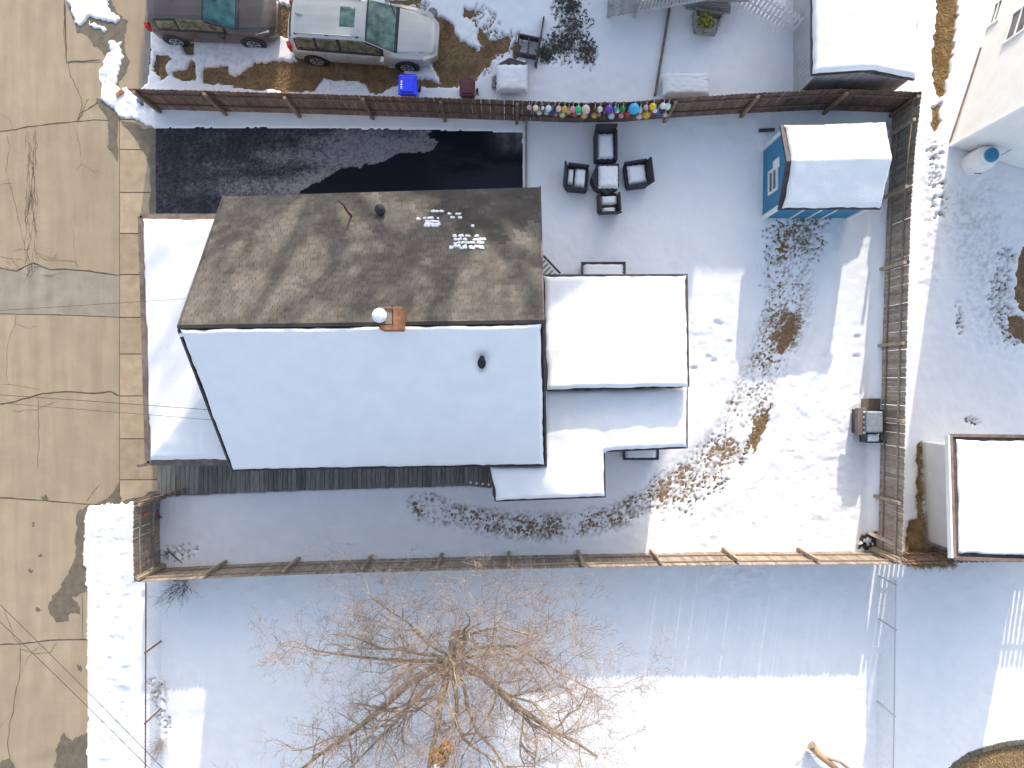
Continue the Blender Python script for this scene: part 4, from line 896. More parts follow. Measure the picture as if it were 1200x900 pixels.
tglass = mat('car_glass', (.012, .045, .035), (.15, .26, .19), 2.8, .08, spec=.8); tglass2 = mat('car_glass_teal', (.006, .05, .065), (.05, .20, .19), 2.8, .08, spec=.8); sideglass = mat('side_glass', (.05, .05, .03), (.22, .21, .12), 5, .1, spec=.8)
redl = mat('tail_red', (.6, .03, .02), rough=.2); clearl = mat('headlamp', (.5, .5, .5), (.65, .6, .5), 14, .15); amber = mat('amber_lamp', (.7, .3, .08), rough=.2)
Ssuv = dict(t=[0, .012, .035, .09, .2, .45, .54, .73, .78, .88, .95, .985, 1], w=[.76, .82, .865, .885, .90, .90, .90, .90, .895, .87, .80, .70, .60], zb=[.78, .86, .93, .97, .98, .97, .96, .93, .90, .83, .74, .66, .58],
            zt=[.84, 1.10, 1.36, 1.52, 1.58, 1.60, 1.56, 1.05, 1.0, .93, .84, .74, .62], yt=[.60, .60, .60, .61, .63, .63, .62, .72, .70, .66, .60, .52, .45])
wins = [('windscreen', .555, .73, 5.5, 8.1, ''), ('windscreen_trim', .545, .745, 5.25, 8.1, ''), ('sunroof', .375, .475, 6.9, 8.1, ''), ('rear_window', .012, .05, 5.6, 8.1, ''), ('side_window', .07, .20, 4.15, 4.85, ''), ('side_window', .22, .36, 4.12, 4.85, ''), ('side_window', .38, .545, 4.12, 4.85, ''), ('side_window', .545, .64, 4.12, 4.7, ''), ('window_trim', .06, .66, 4.0, 5.0, '')]
def suv_extra(t, V, T, arr):
    L = 4.75
    for s in (-1, 1):
        pts = [((tt-.5)*L, s*(np.interp(tt, T, arr['yt'])-.02), np.interp(tt, T, arr['zt'])+.045) for tt in np.linspace(.09, .5, 9)]; MB().tube(pts, .018, 6).build('roof_rail', M['steel'], t, local=True, smooth=True)
        for k in (.09, .3, .5): z = np.interp(k, T, arr['zt']); MB().box(((k-.5)*L, s*(np.interp(k, T, arr['yt'])-.02), z+.015), (.09, .035, .06)).build('rail_foot', M['black'], t, local=True)
        m_ = MB().box((.72, s*.99, 1.0), (.11, .19, .13)).build('mirror', silver, t, local=True, bevel=.03)
        MB().box((-2.30, s*.70, .86), (.14, .20, .38), rz=-s*.3).build('tail_light', redl, t, local=True, bevel=.03)
        MB().box((2.08, s*.70, .71), (.30, .17, .12), rz=-s*.55, ry=.25).build('headlight', clearl, t, local=True, bevel=.03)
        for dx in (.42, -.42, -1.15): MB().box((dx, s*.893, .62), (.008, .012, .62)).build('door_seam', M['black'], t, local=True)
        for dx in (.1, -.75): MB().box((dx, s*.905, .86), (.16, .03, .03)).build('door_handle', silver, t, local=True)
        MB().beam((1.13, s*.74, .99), (2.0, s*.60, .865), .010, .010).build('bonnet_seam', M['black'], t, local=True)
    MB().box((2.30, 0, .52), (.06, .8, .12)).build('grille', M['black'], t, local=True); MB().beam((1.1, -.7, 1.035), (1.1, .7, 1.035), .10, .015).build('cowl', M['black'], t, local=True)
    for s in (-.2, .35): MB().beam((1.08, s, 1.07), (.88, s+.42, 1.15), .02, .02).build('wiper', M['black'], t, local=True)
    MB().hexa([Vector(q) for q in ((-1.95, -.03, 1.55), (-1.72, -.01, 1.58), (-1.72, .01, 1.58), (-1.95, .03, 1.55), (-1.97, -.01, 1.70), (-1.9, -.004, 1.66), (-1.9, .004, 1.66), (-1.97, .01, 1.70))]).build('roof_antenna', silver, t, local=True)
    MB().beam((-2.12, -.58, 1.56), (-2.12, .58, 1.56), .02, .02).build('hatch_seam', M['black'], t, local=True)
c = P(425, 36, .9); car('suv', 'silver estate car with green tinted windscreen and sunroof, nose to the right', (c.x, c.y+.05, 0), math.radians(-4.0), 4.75, 1.8, 1.6, silver, tglass, Ssuv, None, wins, suv_extra)
Shat = dict(t=[0, .02, .05, .12, .3, .48, .70, .76, .88, .95, .985, 1], w=[.72, .79, .83, .86, .87, .87, .87, .865, .85, .79, .70, .60], zb=[.80, .88, .93, .96, .97, .95, .92, .90, .83, .74, .66, .58], zt=[.88, 1.15, 1.34, 1.45, 1.50, 1.48, 1.04, .99, .93, .84, .74, .62], yt=[.58, .57, .57, .58, .60, .60, .69, .68, .64, .58, .5, .42])
winh = [('windscreen', .495, .705, 5.5, 8.1, ''), ('windscreen_trim', .485, .72, 5.25, 8.1, ''), ('rear_window', .015, .06, 5.6, 8.1, ''), ('side_window', .10, .26, 4.15, 4.8, ''), ('side_window', .28, .50, 4.12, 4.85, ''), ('side_window', .50, .62, 4.12, 4.7, ''), ('window_trim', .09, .64, 4.0, 4.95, '')]
def hat_extra(t, V, T, arr):
    for s in (-1, 1):
        MB().box((.48, s*.95, .98), (.10, .17, .12)).build('mirror', M['black'], t, local=True, bevel=.03)
        MB().box((-1.99, s*.67, .88), (.14, .18, .34), rz=-s*.35).build('tail_light', redl, t, local=True, bevel=.03)
        h = MB().box((1.62, s*.66, .76), (.46, .15, .10), rz=-s*.38, ry=.2).build('headlight', clearl, t, local=True, bevel=.03); MB().box((1.52, s*.71, .79), (.14, .10, .085), rz=-s*.38, ry=.2).build('indicator', amber, h, local=True, bevel=.02)
        MB().beam((.9, s*.70, .99), (1.72, s*.56, .875), .010, .010).build('bonnet_seam', M['black'], t, local=True)
        for dx in (.3, -.5): MB().box((dx, s*.865, .62), (.008, .012, .62)).build('door_seam', M['black'], t, local=True)
    MB().box((2.0, 0, .52), (.06, .75, .12)).build('grille', M['black'], t, local=True)
    MB().box((-.99, -.05, 1.545), (.09, .03, .07)).build('roof_antenna', M['black'], t, local=True)
    MB().box((.33, .10, 1.43), (.16, .13, .008), ry=.44).build('paper_sticker', M['white'], t, local=True); MB().box((.12, -.02, 1.49), (.07, .07, .008), ry=.3).build('paper_sticker', mat('sticker', (.8, .65, .5), rough=.7), t, local=True)
    MB().beam((.92, -.66, 1.03), (.92, .66, 1.03), .09, .012).build('cowl', M['black'], t, local=True)
    m_ = MB(); snow_pad(m_, -2.12, .35, .62, .10, 1.1, .05, 6); m_.build('frost_line', M['snow'], t, local=True, smooth=True)
c = P(247, 13, .9); car('hatch', 'dark taupe hatchback with teal windscreen, parked tail towards the street', (c.x, c.y+.1, 0), math.radians(-2.0), 4.05, 1.74, 1.5, taupe, tglass2, Shat, None, winh, hat_extra)
# bins
def bin_(label, px_, py_, rz, body_m, lid_m, marks=False, s=1):
    q = G(px_, py_); t = thing('wheeled_bin', label, 'bin', (q.x, q.y, .0), rz, 'wheeled rubbish bins')
    MB().box((0, 0, .52), (.46*s, .50*s, .95), taper=1.14).build('body', body_m, t, local=True, bevel=.02); MB().box((0, .0, 1.02), (.60*s, .64*s, .06)).build('lid', lid_m, t, local=True, bevel=.03); MB().box((0, 0, 1.06), (.42*s, .46*s, .04)).build('lid_panel', lid_m, t, local=True, bevel=.015)
    MB().tube([(-.25*s, .36*s, .98), (.25*s, .36*s, .98)], .02, 6).build('handle', lid_m, t, local=True)
    for e in (-1, 1): MB().lathe([(.10, -.03), (.11, 0), (.10, .03)], (e*.27, .26, .11), 12, Vector((1, 0, 0))).build('wheel', M['rubber'], t, local=True)
    if marks:
        for k, h in enumerate((.06, .045, .06, .04, .05)): MB().box((-.19*s, -.12+.055*k, 1.084), (h, .028, .006)).build('lettering', M['white'], t, local=True)
    return t
bl = mat('bin_blue', (.012, .03, .62), (.02, .045, .72), 4, .35); mr_ = mat('bin_maroon', (.09, .022, .03), (.13, .035, .045), 4, .5)
bin_('bright blue wheeled bin standing between the silver car and the fence', 483, 115, -.02, bl, bl, True)
bin_('maroon wheeled bin standing in the snow against the north fence', 550, 118, .0, mr_, mr_, s=.85)
q = P(507, 15, .15); o = MB().lathe([(.14, -.1), (.17, 0), (.12, .08), (.03, .1)], q, 12).build('stone', mat('boulder', (.2, .19, .18), (.28, .27, .26), 8, .8), smooth=True); tag(o, 'grey rounded stone beside the nose of the silver car', 'stone')
# ------------------------------------------------------------------ NORTH NEIGHBOURS' YARDS
fp = thing('covered_fire_pit', 'snow heaped square fire pit on a stone ring by the raised planter', 'fire pit', G(601, 95))
MB().prism([xy(G(a, b)) for a, b in ((583, 82), (597, 74), (617, 80), (615, 98), (606, 108), (584, 106))], 0, .42).build('ring', M['trim_dark'], fp, bevel=.02)
m_ = MB(); q = P(600, 91, .5); snow_pad(m_, q.x, q.y, .40, 1.02, .92, .17, 16); m_.build('snow_heap', M['snow'], fp, smooth=True); m_ = MB(); a = P(597, 79, .3); snow_pad(m_, a.x, a.y, .12, 1.2, .6, .2, 12); m_.build('snow_drift', M['snow'], fp, smooth=True)
for k in range(8): a = G(578.5+k*.8-(k > 4)*(k-4)*.1, 103-k*4, .12); MB().box((a.x, a.y, .12), (.12, .11, .22), rz=.2).build('stone_block', M['siding_old'], fp)
pl_ = thing('raised_planter', 'two bay raised planter with dead stems in snow', 'planter', G(620, 60))
for a, b_ in (((608, 48), (606, 68)), ((620, 50), (618, 70)), ((632, 52), (627, 80)), ((608, 47), (632, 52)), ((606, 68), (628, 72))): MB().beam(G(*a, .28), G(*b_, .28), .05, .28).build('board', M['trim_dark'], pl_)
ed = thing('edging_rail', 'dark metal edging running up from the planter through snow', 'edging', G(633, 60)); MB().beam(G(628, 82, .16), G(637, 24, .16), .05, .2).build('rail', M['trim_dark'], ed)
ed = thing('low_border_fence', 'low dark border between the two snowy neighbour yards', 'border', G(770, 60))
for k in range(14): a = G(766.5+k*1.25, 114-k*7.6); b_ = G(766.5+(k+.95)*1.25, 114-(k+.95)*7.6); MB().beam(a+Vector((0, 0, .14)), b_+Vector((0, 0, .14+random.uniform(0, .02))), .07, .22).build('log', M['trim_brown'], ed)
def stems(name, label, cat, px_, py_, h, r, n, m, seed=0, stuff=False, thick=.012, sub=3):
    rn = random.Random(seed); q0 = G(px_, py_); t = thing(name, label, cat, (q0.x, q0.y, 0)); mb = MB()
    def br(p, d, L, w, dep):
        pts = [p]; 
        for k in range(3): d = (d+Vector((rn.uniform(-.35, .35), rn.uniform(-.35, .35), rn.uniform(-.05, .2)))).normalized(); pts.append(pts[-1]+d*L/3)
        mb.tube(pts, [w, w*.8, w*.6, w*.3], 4, False)
        if dep > 0:
            for k in range(sub):
                q = pts[rn.randint(1, 3)]; br(q, (d+Vector((rn.uniform(-.8, .8), rn.uniform(-.8, .8), rn.uniform(0, .4)))).normalized(), L*.6, w*.55, dep-1)
    for k in range(n):
        a = rn.uniform(0, 6.28); br(q0+Vector((rn.uniform(-.1, .1), rn.uniform(-.1, .1), 0)), Vector((math.cos(a)*r, math.sin(a)*r, 1)).normalized(), h*.5, thick, 2)
    mb.build('branches', m, t, stuff=True); return t
gb = thing('garden_bed', 'wilted garden bed of dark stems and leaves poking through snow', 'plants', G(665, 45))
rn = random.Random(5); mb = MB()
for k in range(900):
    c_ = rn.choice([(668, 8, 16, 10), (672, 30, 18, 12), (655, 55, 22, 10), (688, 62, 10, 12), (640, 66, 8, 6), (665, 48, 20, 14)]); x_ = rn.gauss(c_[0], c_[2]*.5); y_ = rn.gauss(c_[1], c_[3]*.6)
    if x_ > 700 or y_ > 80: continue
    q = G(x_, y_, rn.uniform(.08, .22)); a = rn.uniform(0, 6.28); L = rn.uniform(.03, .09); mb.m = rn.choice([0, 0, 0, 1]); d = Vector((math.cos(a), math.sin(a), rn.uniform(-.3, .3))); s_v = Vector((-d.y, d.x, .2))*.4
    mb.poly([q-d*L, q+s_v*L, q+d*L, q-s_v*L])
mb.build('leaves', [M['leaf_dark'], M['twig_dark']], gb, stuff=True)
dk = thing('timber_deck', 'grey snowy timber deck with baluster railing at the top edge', 'deck', G(780, -10))
for k in range(13):
    a = P(716+k*4.4, -60, .9); b_ = P(714+k*4.4+(.5*k), 20-k*.9, .9); MB().beam(a, b_, .135, .035).build('deck_board', M['siding_old'], dk)
for k in range(28):
    a = P(770+k*3.9, -60, .9); b_ = P(770+k*3.9, 2, .9); MB().beam(a, b_, .12, .035).build('deck_board', M['siding_old'], dk)
ra, rb = P(748, 14, 1.0), P(858, -6, 1.0)
MB().beam(ra+Vector((0, 0, .75)), rb+Vector((0, 0, .75)), .09, .05).build('handrail', M['siding_grey'], dk); MB().beam(ra+Vector((0, 0, .0)), rb+Vector((0, 0, .0)), .05, .08).build('lower_rail', M['siding_grey'], dk)
for k in range(26): q = ra.lerp(rb, k/25); MB().box((q.x, q.y, 1.37), (.045, .045, .72)).build('baluster', M['siding_grey'], dk)
for k in range(9): q = ra.lerp(rb, k/8); MB().lathe([(.07, 0), (.06, .05), (.02, .08)], (q.x, q.y, 1.77), 8).build('snow_cap', M['snow'], dk, smooth=True)
for x_ in (716, 748, 770, 858): q = P(x_, 5 if x_ < 760 else -4, .9); MB().box((q.x, q.y, .9), (.1, .1, 1.8)).build('post', M['siding_grey'], dk)
for k in range(4): a = P(826+k*1.5, 1+k*3, .8-.15*k); MB().box((a.x, a.y+.1, .75-.17*k), (1.5, .28, .05), rz=-.1).build('stair_tread', M['siding_old'], dk)
bx = thing('planter_box', 'wooden planter box holding a yellow green shrub below the deck', 'planter', G(830, 38))
for a, b_ in (((813, 15), (815, 36)), ((815, 36), (838, 39)), ((838, 39), (846, 19)), ((846, 19), (813, 13))): MB().beam(P(*a, .45), P(*b_, .45), .07, .35).build('board', M['siding_old'], bx)
mb = MB(); rn = random.Random(3)
for k in range(260):
    q = P(827+rn.gauss(0, 5), 25+rn.gauss(0, 5), rn.uniform(.4, .9)); a = rn.uniform(0, 6.28); L = rn.uniform(.03, .08); d = Vector((math.cos(a), math.sin(a), rn.uniform(-.4, .6))); s_v = Vector((-d.y, d.x, rn.uniform(-.4, .4)))*.5; mb.poly([q-d*L, q+s_v*L, q+d*L, q-s_v*L])
mb.build('foliage', M['leaf_green'], bx, stuff=True)
sb = thing('storage_box', 'low snow capped white box beside the north fence and border', 'box', G(803, 105)); a = P(777, 86, .45); b_ = P(832, 112, .45)
MB().box(((a.x+b_.x)/2, (a.y+b_.y)/2, .22), (b_.x-a.x-.1, a.y-b_.y-.1, .44)).build('body', M['white'], sb, bevel=.03); m_ = MB(); snow_pad(m_, (a.x+b_.x)/2, (a.y+b_.y)/2, .38, b_.x-a.x, a.y-b_.y, .2, 18); m_.build('snow_top', M['snow'], sb, smooth=True)
# white picket fence
wf = thing('white_picket_fence', 'white picket fence running diagonally to the wooden shed', 'fence', G(920, 20)); la, lb = P(870, -22, 1.1), P(942, 20, 1.1); pw = None; d = (lb-la); d.z = 0; an = math.atan2(d.y, d.x); n_ = 17
for k in range(n_):
    q = la.lerp(lb, k/(n_-1)); loc = (q.x-wf.location.x, q.y-wf.location.y, 0)
    if pw is None: pw = picket_mesh('w', .085, 1.1, .02, False).build('picket', M['white'], wf, local=True); pw.location = loc; pw.rotation_euler = (0, 0, an)
    else: share(pw, 'picket', loc, an, wf)
for z in (.35, .85): MB().beam((la.x, la.y+.03, z), (lb.x, lb.y+.03, z), .035, .07).build('rail', M['white'], wf)
# north-east wooden shed
ws = thing('wooden_shed', 'old grey board shed with thick snow on its roof behind the fence', 'shed', G(960, 110)); zs, zr2 = 2.0, 2.45
n0 = [P(951, 88, zs), P(1013, 83.5, zr2), P(1072, 93.5, zs), P(1080, -75, zs), P(1016, -75, zr2), P(951, -75, zs)]
w_ = [(G(929, 0).x, n0[0].y+.05), (G(1034, 0).x, n0[0].y+.05), (G(1034, 0).x, n0[5].y-.1), (G(929, 0).x, n0[5].y-.1)]
for i in range(2):
    mb = MB(); mb.poly([(w_[0][0], w_[0][1], 0), (w_[1][0], w_[1][1], 0), (w_[1][0], w_[1][1], 1.9), (n0[1].x, w_[0][1], 2.3), (w_[0][0], w_[0][1], 1.9)]) if i == 0 else wallring(mb, w_[1:]+w_[:1], 0, 1.9)
    if i: mb.f.pop()
    mb.build('wall', M['siding_old'], ws)
nb = 24
for k in range(nb):
    x_ = w_[0][0]+(w_[1][0]-w_[0][0])*(k+.5)/nb; bw = (w_[1][0]-w_[0][0])/nb-.012; hgt = 1.9+.38*(1-abs((k+.5)/nb-.53)*2); MB().box((x_, w_[0][1]-.014, hgt/2), (bw, .02, hgt)).build('board', M['siding_old'], ws)
nb = 26
for k in range(nb):
    y_ = w_[0][1]+(w_[3][1]-w_[0][1])*(k+.5)/nb; MB().box((w_[0][0]-.014, y_, .95), (.02, abs(w_[3][1]-w_[0][1])/nb-.012, 1.9)).build('board', M['siding_grey'], ws)
sr = MB()
for q in ([n0[0], n0[1], n0[4], n0[5]], [n0[1], n0[2], n0[3], n0[4]]): sr.hexa([p+Vector((0, 0, -.1)) for p in q]+[p+Vector((0, 0, -.01)) for p in q])
sr.build('roof', M['trim_dark'], ws); fa = plane(n0[0], n0[1], n0[4]); fb = plane(n0[1], n0[2], n0[4])
snow_on([xy(n0[0]+Vector((.02, .02, 0))), xy(n0[1]+Vector((0, .02, 0))), xy(n0[2]+Vector((-.03, .02, 0))), xy(n0[3]), xy(n0[4]), xy(n0[5])], lambda x, y: np.minimum(fa(x, y), fb(x, y)), .14, ws, .06, seed=61, edge=.1, lump=.06)
# ------------------------------------------------------------------ EAST: white house, barrel, garage
b0 = G(1112, 172); dw = (G(1165, 5)-b0).normalized(); ds = Vector((-dw.y, dw.x, 0))*-1
eh = thing('white_house', 'tall white lap sided house at the top right corner', 'house', (b0.x, b0.y, 0)); HW = 5.0; Lw, Ls = 10.5, 5.2
c4 = [b0, b0+ds*Ls, b0+ds*Ls+dw*Lw, b0+dw*Lw]
mb = MB(); wallring(mb, [xy(q) for q in c4], 0, HW); mb.build('wall', M['siding'], eh)
for i in range(4): lap_siding(eh, xy(c4[i]), xy(c4[(i+1) % 4]), .15, HW, M['siding'], board=.13)
for q in c4: MB().box((q.x, q.y, HW/2), (.12, .12, HW), rz=math.atan2(dw.y, dw.x)).build('corner_trim', M['white'], eh)
adw = math.atan2(dw.y, dw.x)
q = b0+dw*3.37; window(eh, (q.x, q.y, 1.9), adw+math.pi, .9, .8); q = b0+dw*4.5; window(eh, (q.x, q.y, .4), adw+math.pi, .7, .35); q = b0+dw*6.6; window(eh, (q.x, q.y, 2.2), adw+math.pi, 1.0, 1.2)
q = b0+ds*2.6; window(eh, (q.x, q.y, 3.8), math.atan2(ds.y, ds.x), 1.0, 1.2)
ov = .35; rc = [b0-dw*ov-ds*ov, b0+ds*(Ls+ov)-dw*ov, b0+ds*(Ls+ov)+dw*(Lw+ov), b0+dw*(Lw+ov)-ds*ov]; m1 = (rc[0]+rc[1])/2; m2 = (rc[2]+rc[3])/2; Zv = lambda q, z: Vector((q.x, q.y, z)); RZ = 5.6
sr = MB()
for q in ([Zv(rc[0], HW), Zv(m1, RZ), Zv(m2, RZ), Zv(rc[3], HW)], [Zv(m1, RZ), Zv(rc[1], HW), Zv(rc[2], HW), Zv(m2, RZ)]): sr.hexa([p+Vector((0, 0, -.15)) for p in q]+[p for p in q])
sr.build('roof', M['trim_dark'], eh); gg = MB(); gg.poly([Zv(c4[0], HW), Zv(c4[1], HW), Zv((c4[0]+c4[1])/2, RZ-.1)]); gg.build('gable', M['siding'], eh)
f1_ = plane(Zv(rc[0], HW), Zv(m1, RZ), Zv(m2, RZ)); f2_ = plane(Zv(m1, RZ), Zv(rc[1], HW), Zv(m2, RZ))
snow_on([xy(q) for q in rc], lambda x, y: np.minimum(f1_(x, y), f2_(x, y)), .12, eh, .15, seed=71, edge=.1)
fe = thing('foundation_strip', 'dark narrow foundation edge along the foot of the white sided house', 'foundation', b0+dw*1.2); MB().beam(b0+dw*.1-ds*.08+Vector((0, 0, .1)), b0+dw*3.4-ds*.05+Vector((0, 0, .1)), .05, .1).build('strip', M['trim_brown'], fe)
bb = G(1136, 194); br_ = thing('rain_barrel', 'white upright barrel with blue lid at the white house corner', 'barrel', (bb.x, bb.y, 0))
MB().lathe([(.36, 0), (.38, .2), (.38, .8), (.33, .95), (.26, 1.0)], bb, 24).build('body', M['white'], br_, smooth=False); MB().lathe([(.26, 1.0), (.26, 1.05), (.24, 1.06)], bb, 24).build('collar', M['white'], br_); bmt = mat('lid_blue', (.02, .18, .32), (.03, .22, .38), 6, .4); MB().lathe([(.22, 1.06), (.22, 1.14), (.17, 1.18), (.02, 1.2)], bb, 24).build('lid', bmt, br_)
MB().box((bb.x+.02, bb.y-.385, .4), (.22, .03, .02)).build('tap', M['trim_brown'], br_)
cb_ = thing('utility_cable', 'thin dark cable between the blue lidded barrel and house wall', 'cable', (bb.x, bb.y, 1.1)); MB().tube([(bb.x+.3, bb.y, 1.1), (bb.x+.8, bb.y+.25, 1.05), (bb.x+1.6, bb.y+.7, 1.3)], .012, 4).build('cable_run', M['wire'], cb_)
gz0, gz1 = 2.15, 3.1
Gq = [P(1113, 510, gz0), P(1270, 512, gz0), P(1270, 658, gz1), P(1117, 654, gz1)]
ga = thing('garage', 'white garage with dark edged snowy roof on the right', 'garage', G(1080, 640))
gw = [(G(1079, 518).x, G(1079, 518).y), (G(1086, 0).x, G(0, 634).y), (G(1175, 0).x, G(0, 634).y), (G(1175, 0).x, G(1079, 518).y)]
gw = [xy(G(1079, 518)), xy(G(1085, 632)), xy(G(1178, 634)), xy(G(1178, 519))]
mb = MB(); wallring(mb, gw, 0, gz0-.06); mb.poly([(gw[1][0], gw[1][1], gz0-.06), (gw[2][0], gw[2][1], gz0-.06), (gw[2][0], gw[2][1], gz1-.14), (gw[1][0], gw[1][1], gz1-.14)]); 
for i_, j_ in ((1, 0), (2, 3)): mb.poly([(gw[i_][0], gw[i_][1], gz0-.06), (gw[j_][0], gw[j_][1], gz0-.06), (gw[i_][0], gw[i_][1], gz1-.14)])
mb.build('wall', M['siding'], ga)
for i in range(4): lap_siding(ga, gw[i], gw[(i+1) % 4], .1, gz0-.08, M['siding'], board=.25)
MB().hexa([p+Vector((0, 0, -.12)) for p in Gq[::-1]]+[p+Vector((0, 0, -.01)) for p in Gq[::-1]]).build('roof', M['trim_dark'], ga)
gm = MB(); 
for i in ((0, 1), (2, 3), (3, 0)): gm.beam(Gq[i[0]], Gq[i[1]], .09, .14)
gm.build('gutter', M['trim_brown'], ga); MB().beam(Gq[3]+Vector((-.07, 0, -.02)), Gq[0]+Vector((-.07, 0, -.02)), .05, .18).build('barge_board', M['white'], ga)
zg = plane(Gq[0], Gq[1], Gq[2]); snow_on([(Gq[0].x+.16, Gq[0].y-.12), (Gq[1].x, Gq[1].y-.12), (Gq[2].x, Gq[2].y+.12), (Gq[3].x+.16, Gq[3].y+.12)], zg, .14, ga, .06, seed=81, edge=.08, lump=.03)
# ------------------------------------------------------------------ CHAIN-LINK FENCES
def chainlink(label, a, b, zt_, posts, braces, rail_m):
    t = thing('chain_link_fence', label, 'fence', G(*a)); A_ = G(*a, zt_); B_ = G(*b, zt_)
    MB().tube([A_, B_], .022, 6).build('top_rail', rail_m, t); d = (B_-A_).normalized(); L = (B_-A_).length; mb = MB(); s = .12; k = 0.0
    while k < L:
        for sg in (1, -1):
            p = A_+d*k; q = p+d*min(zt_*sg, L) if False else A_+d*max(0, min(L, k+sg*zt_)); h = abs((q-p).length); mb.tube([p, Vector((q.x, q.y, zt_-h))], .0036, 3, False)
        k += s
    mb.build('wire_mesh', M['metal'], t, stuff=True)
    for ps in posts: q = A_+d*(L*ps); MB().tube([(q.x, q.y, 0), (q.x, q.y, zt_+.06)], .028, 8).build('post', rail_m, t)
    return t
chainlink('rusty topped chain link fence beside the kerb snow at lower left', (191, 668), (190, 960), 1.1, (0, .28, .55, .85), (), M['rust'])
chainlink('thin grey chain link fence below the right fence corner', (1028, 668), (1024, 960), 1.15, (.02, .19, .52, .86), (), M['metal'])
# ------------------------------------------------------------------ TREES
def tree(label, base, H, spread, limbs, seed, detail=1.0, mt=None, twigm=None, trunk_r=.24, lod=0, group=None, fork=.22, dens=1.0):
    rn = random.Random(seed); t = thing('bare_tree', label, 'tree', (base.x, base.y, 0)); tm = MB(); twig = MB(); fine = MB()
    def grow(p, d, L, r, dep, mb, up):
        n = 5 if dep < 3 else 3; pts = [p]; rr = [r]
        for k in range(n):
            j = .20+.05*dep; d = (d+Vector((rn.gauss(0, j), rn.gauss(0, j), rn.gauss(0, j*.6)+up))).normalized(); pts.append(pts[-1]+d*L/n); rr.append(r*(1-.55*(k+1)/n))
        mb.tube(pts, rr, 8 if dep == 0 else 6 if dep < 2 else (4 if dep < 4 else 3), dep == 0)
        if dep >= 5 or r < .0035 and dep >= 4: return
        nch = [7, 6, 6, 5, 4][dep]; nch = max(2, int(nch*dens+rn.random()))
        for k in range(nch):
            f = rn.uniform(.25, 1.0) if dep else rn.uniform(.3, 1.0); i = min(n-1, int(f*n)); g_ = f*n-i; q = pts[i].lerp(pts[min(n, i+1)], g_); rad = rr[i]*rn.uniform(.4, .62)
            dd = (pts[min(n, i+1)]-pts[i]).normalized(); s = dd.orthogonal(); s.rotate(Matrix.Rotation(rn.uniform(0, 6.28), 3, dd)); nd = (dd*rn.uniform(.6, 1.0)+s*rn.uniform(.5, .95)).normalized()
            nd = (nd+Vector((0, 0, .12))).normalized()
            grow(q, nd, L*rn.uniform(.42, .66), max(rad, .0045), dep+1, twig if dep+1 <= 2 else fine, up*.9)
    # trunk
    tp = [Vector((base.x, base.y, -.1)), Vector((base.x+.02, base.y-.03, 1.0)), Vector((base.x+.04, base.y-.05, fork*H))]
    tm.tube([tp[0], tp[0]+Vector((0, 0, .35)), tp[1], tp[2]], [trunk_r*1.6, trunk_r*1.15, trunk_r, trunk_r*.92], 14); tm.build('trunk', M['bark'], t, smooth=True)
    top = tp[2]
    for (az, el, L, r, kink) in limbs:
        mb = MB(); d = Vector((math.cos(az)*math.cos(el), math.sin(az)*math.cos(el), math.sin(el)))
        n = 7; pts = [top-Vector((0, 0, rn.uniform(.0, .35)))]; rr = [r]
        dd = d.copy()
        for k in range(n):
            dd = (dd+Vector((rn.gauss(0, .19), rn.gauss(0, .19), kink+rn.gauss(0, .08)))).normalized(); pts.append(pts[-1]+dd*L/n); rr.append(r*(1-.78*(k+1)/n))
        mb.tube(pts, rr, 9); mb.build('limb', M['bark'], t, smooth=True)
        for k in range(int(11*detail)):
            f = rn.uniform(.18, 1); i = min(n-1, int(f*n)); q = pts[i].lerp(pts[i+1], f*n-i); e = (pts[i+1]-pts[i]).normalized(); s = e.orthogonal(); s.rotate(Matrix.Rotation(rn.uniform(0, 6.28), 3, e))
            nd = (e*rn.uniform(.5, 1)+s*.8+Vector((0, 0, .15))).normalized(); grow(q, nd, L*rn.uniform(.28, .48)*(1.15-.4*f), rr[i]*rn.uniform(.35, .55), 2, twig, .03)
    o = twig.build('branches', M['bark'], t, stuff=True, smooth=True); o = fine.build('twigs', M['twig'], t, stuff=True)
    return t
R = math.radians
tb = G(537, 748)
LIMBS = [(R(187), R(14), 5.4, .15, .04), (R(-10), R(12), 5.0, .14, .04), (R(245), R(40), 4.6, .13, .02), (R(165), R(26), 5.2, .07, .03), (R(148), R(34), 5.2, .055, .02), (R(122), R(36), 4.6, .055, .02), (R(95), R(38), 4.6, .06, .02), (R(62), R(38), 4.8, .06, .02), (R(35), R(32), 5.4, .06, .02), (R(14), R(36), 5.4, .055, .02), (R(212), R(28), 5.0, .07, .02), (R(225), R(50), 4.6, .055, .02), (R(290), R(42), 4.6, .09, .02), (R(320), R(36), 5.0, .07, .02), (R(345), R(45), 5.2, .06, 0), (R(80), R(60), 4.6, .05, 0), (R(150), R(60), 4.6, .05, 0)]
tree('large bare spreading tree rising from the snow below the bottom fence', tb, 9.5, 5, LIMBS, 12, .97, trunk_r=.24, fork=.2, dens=.9)
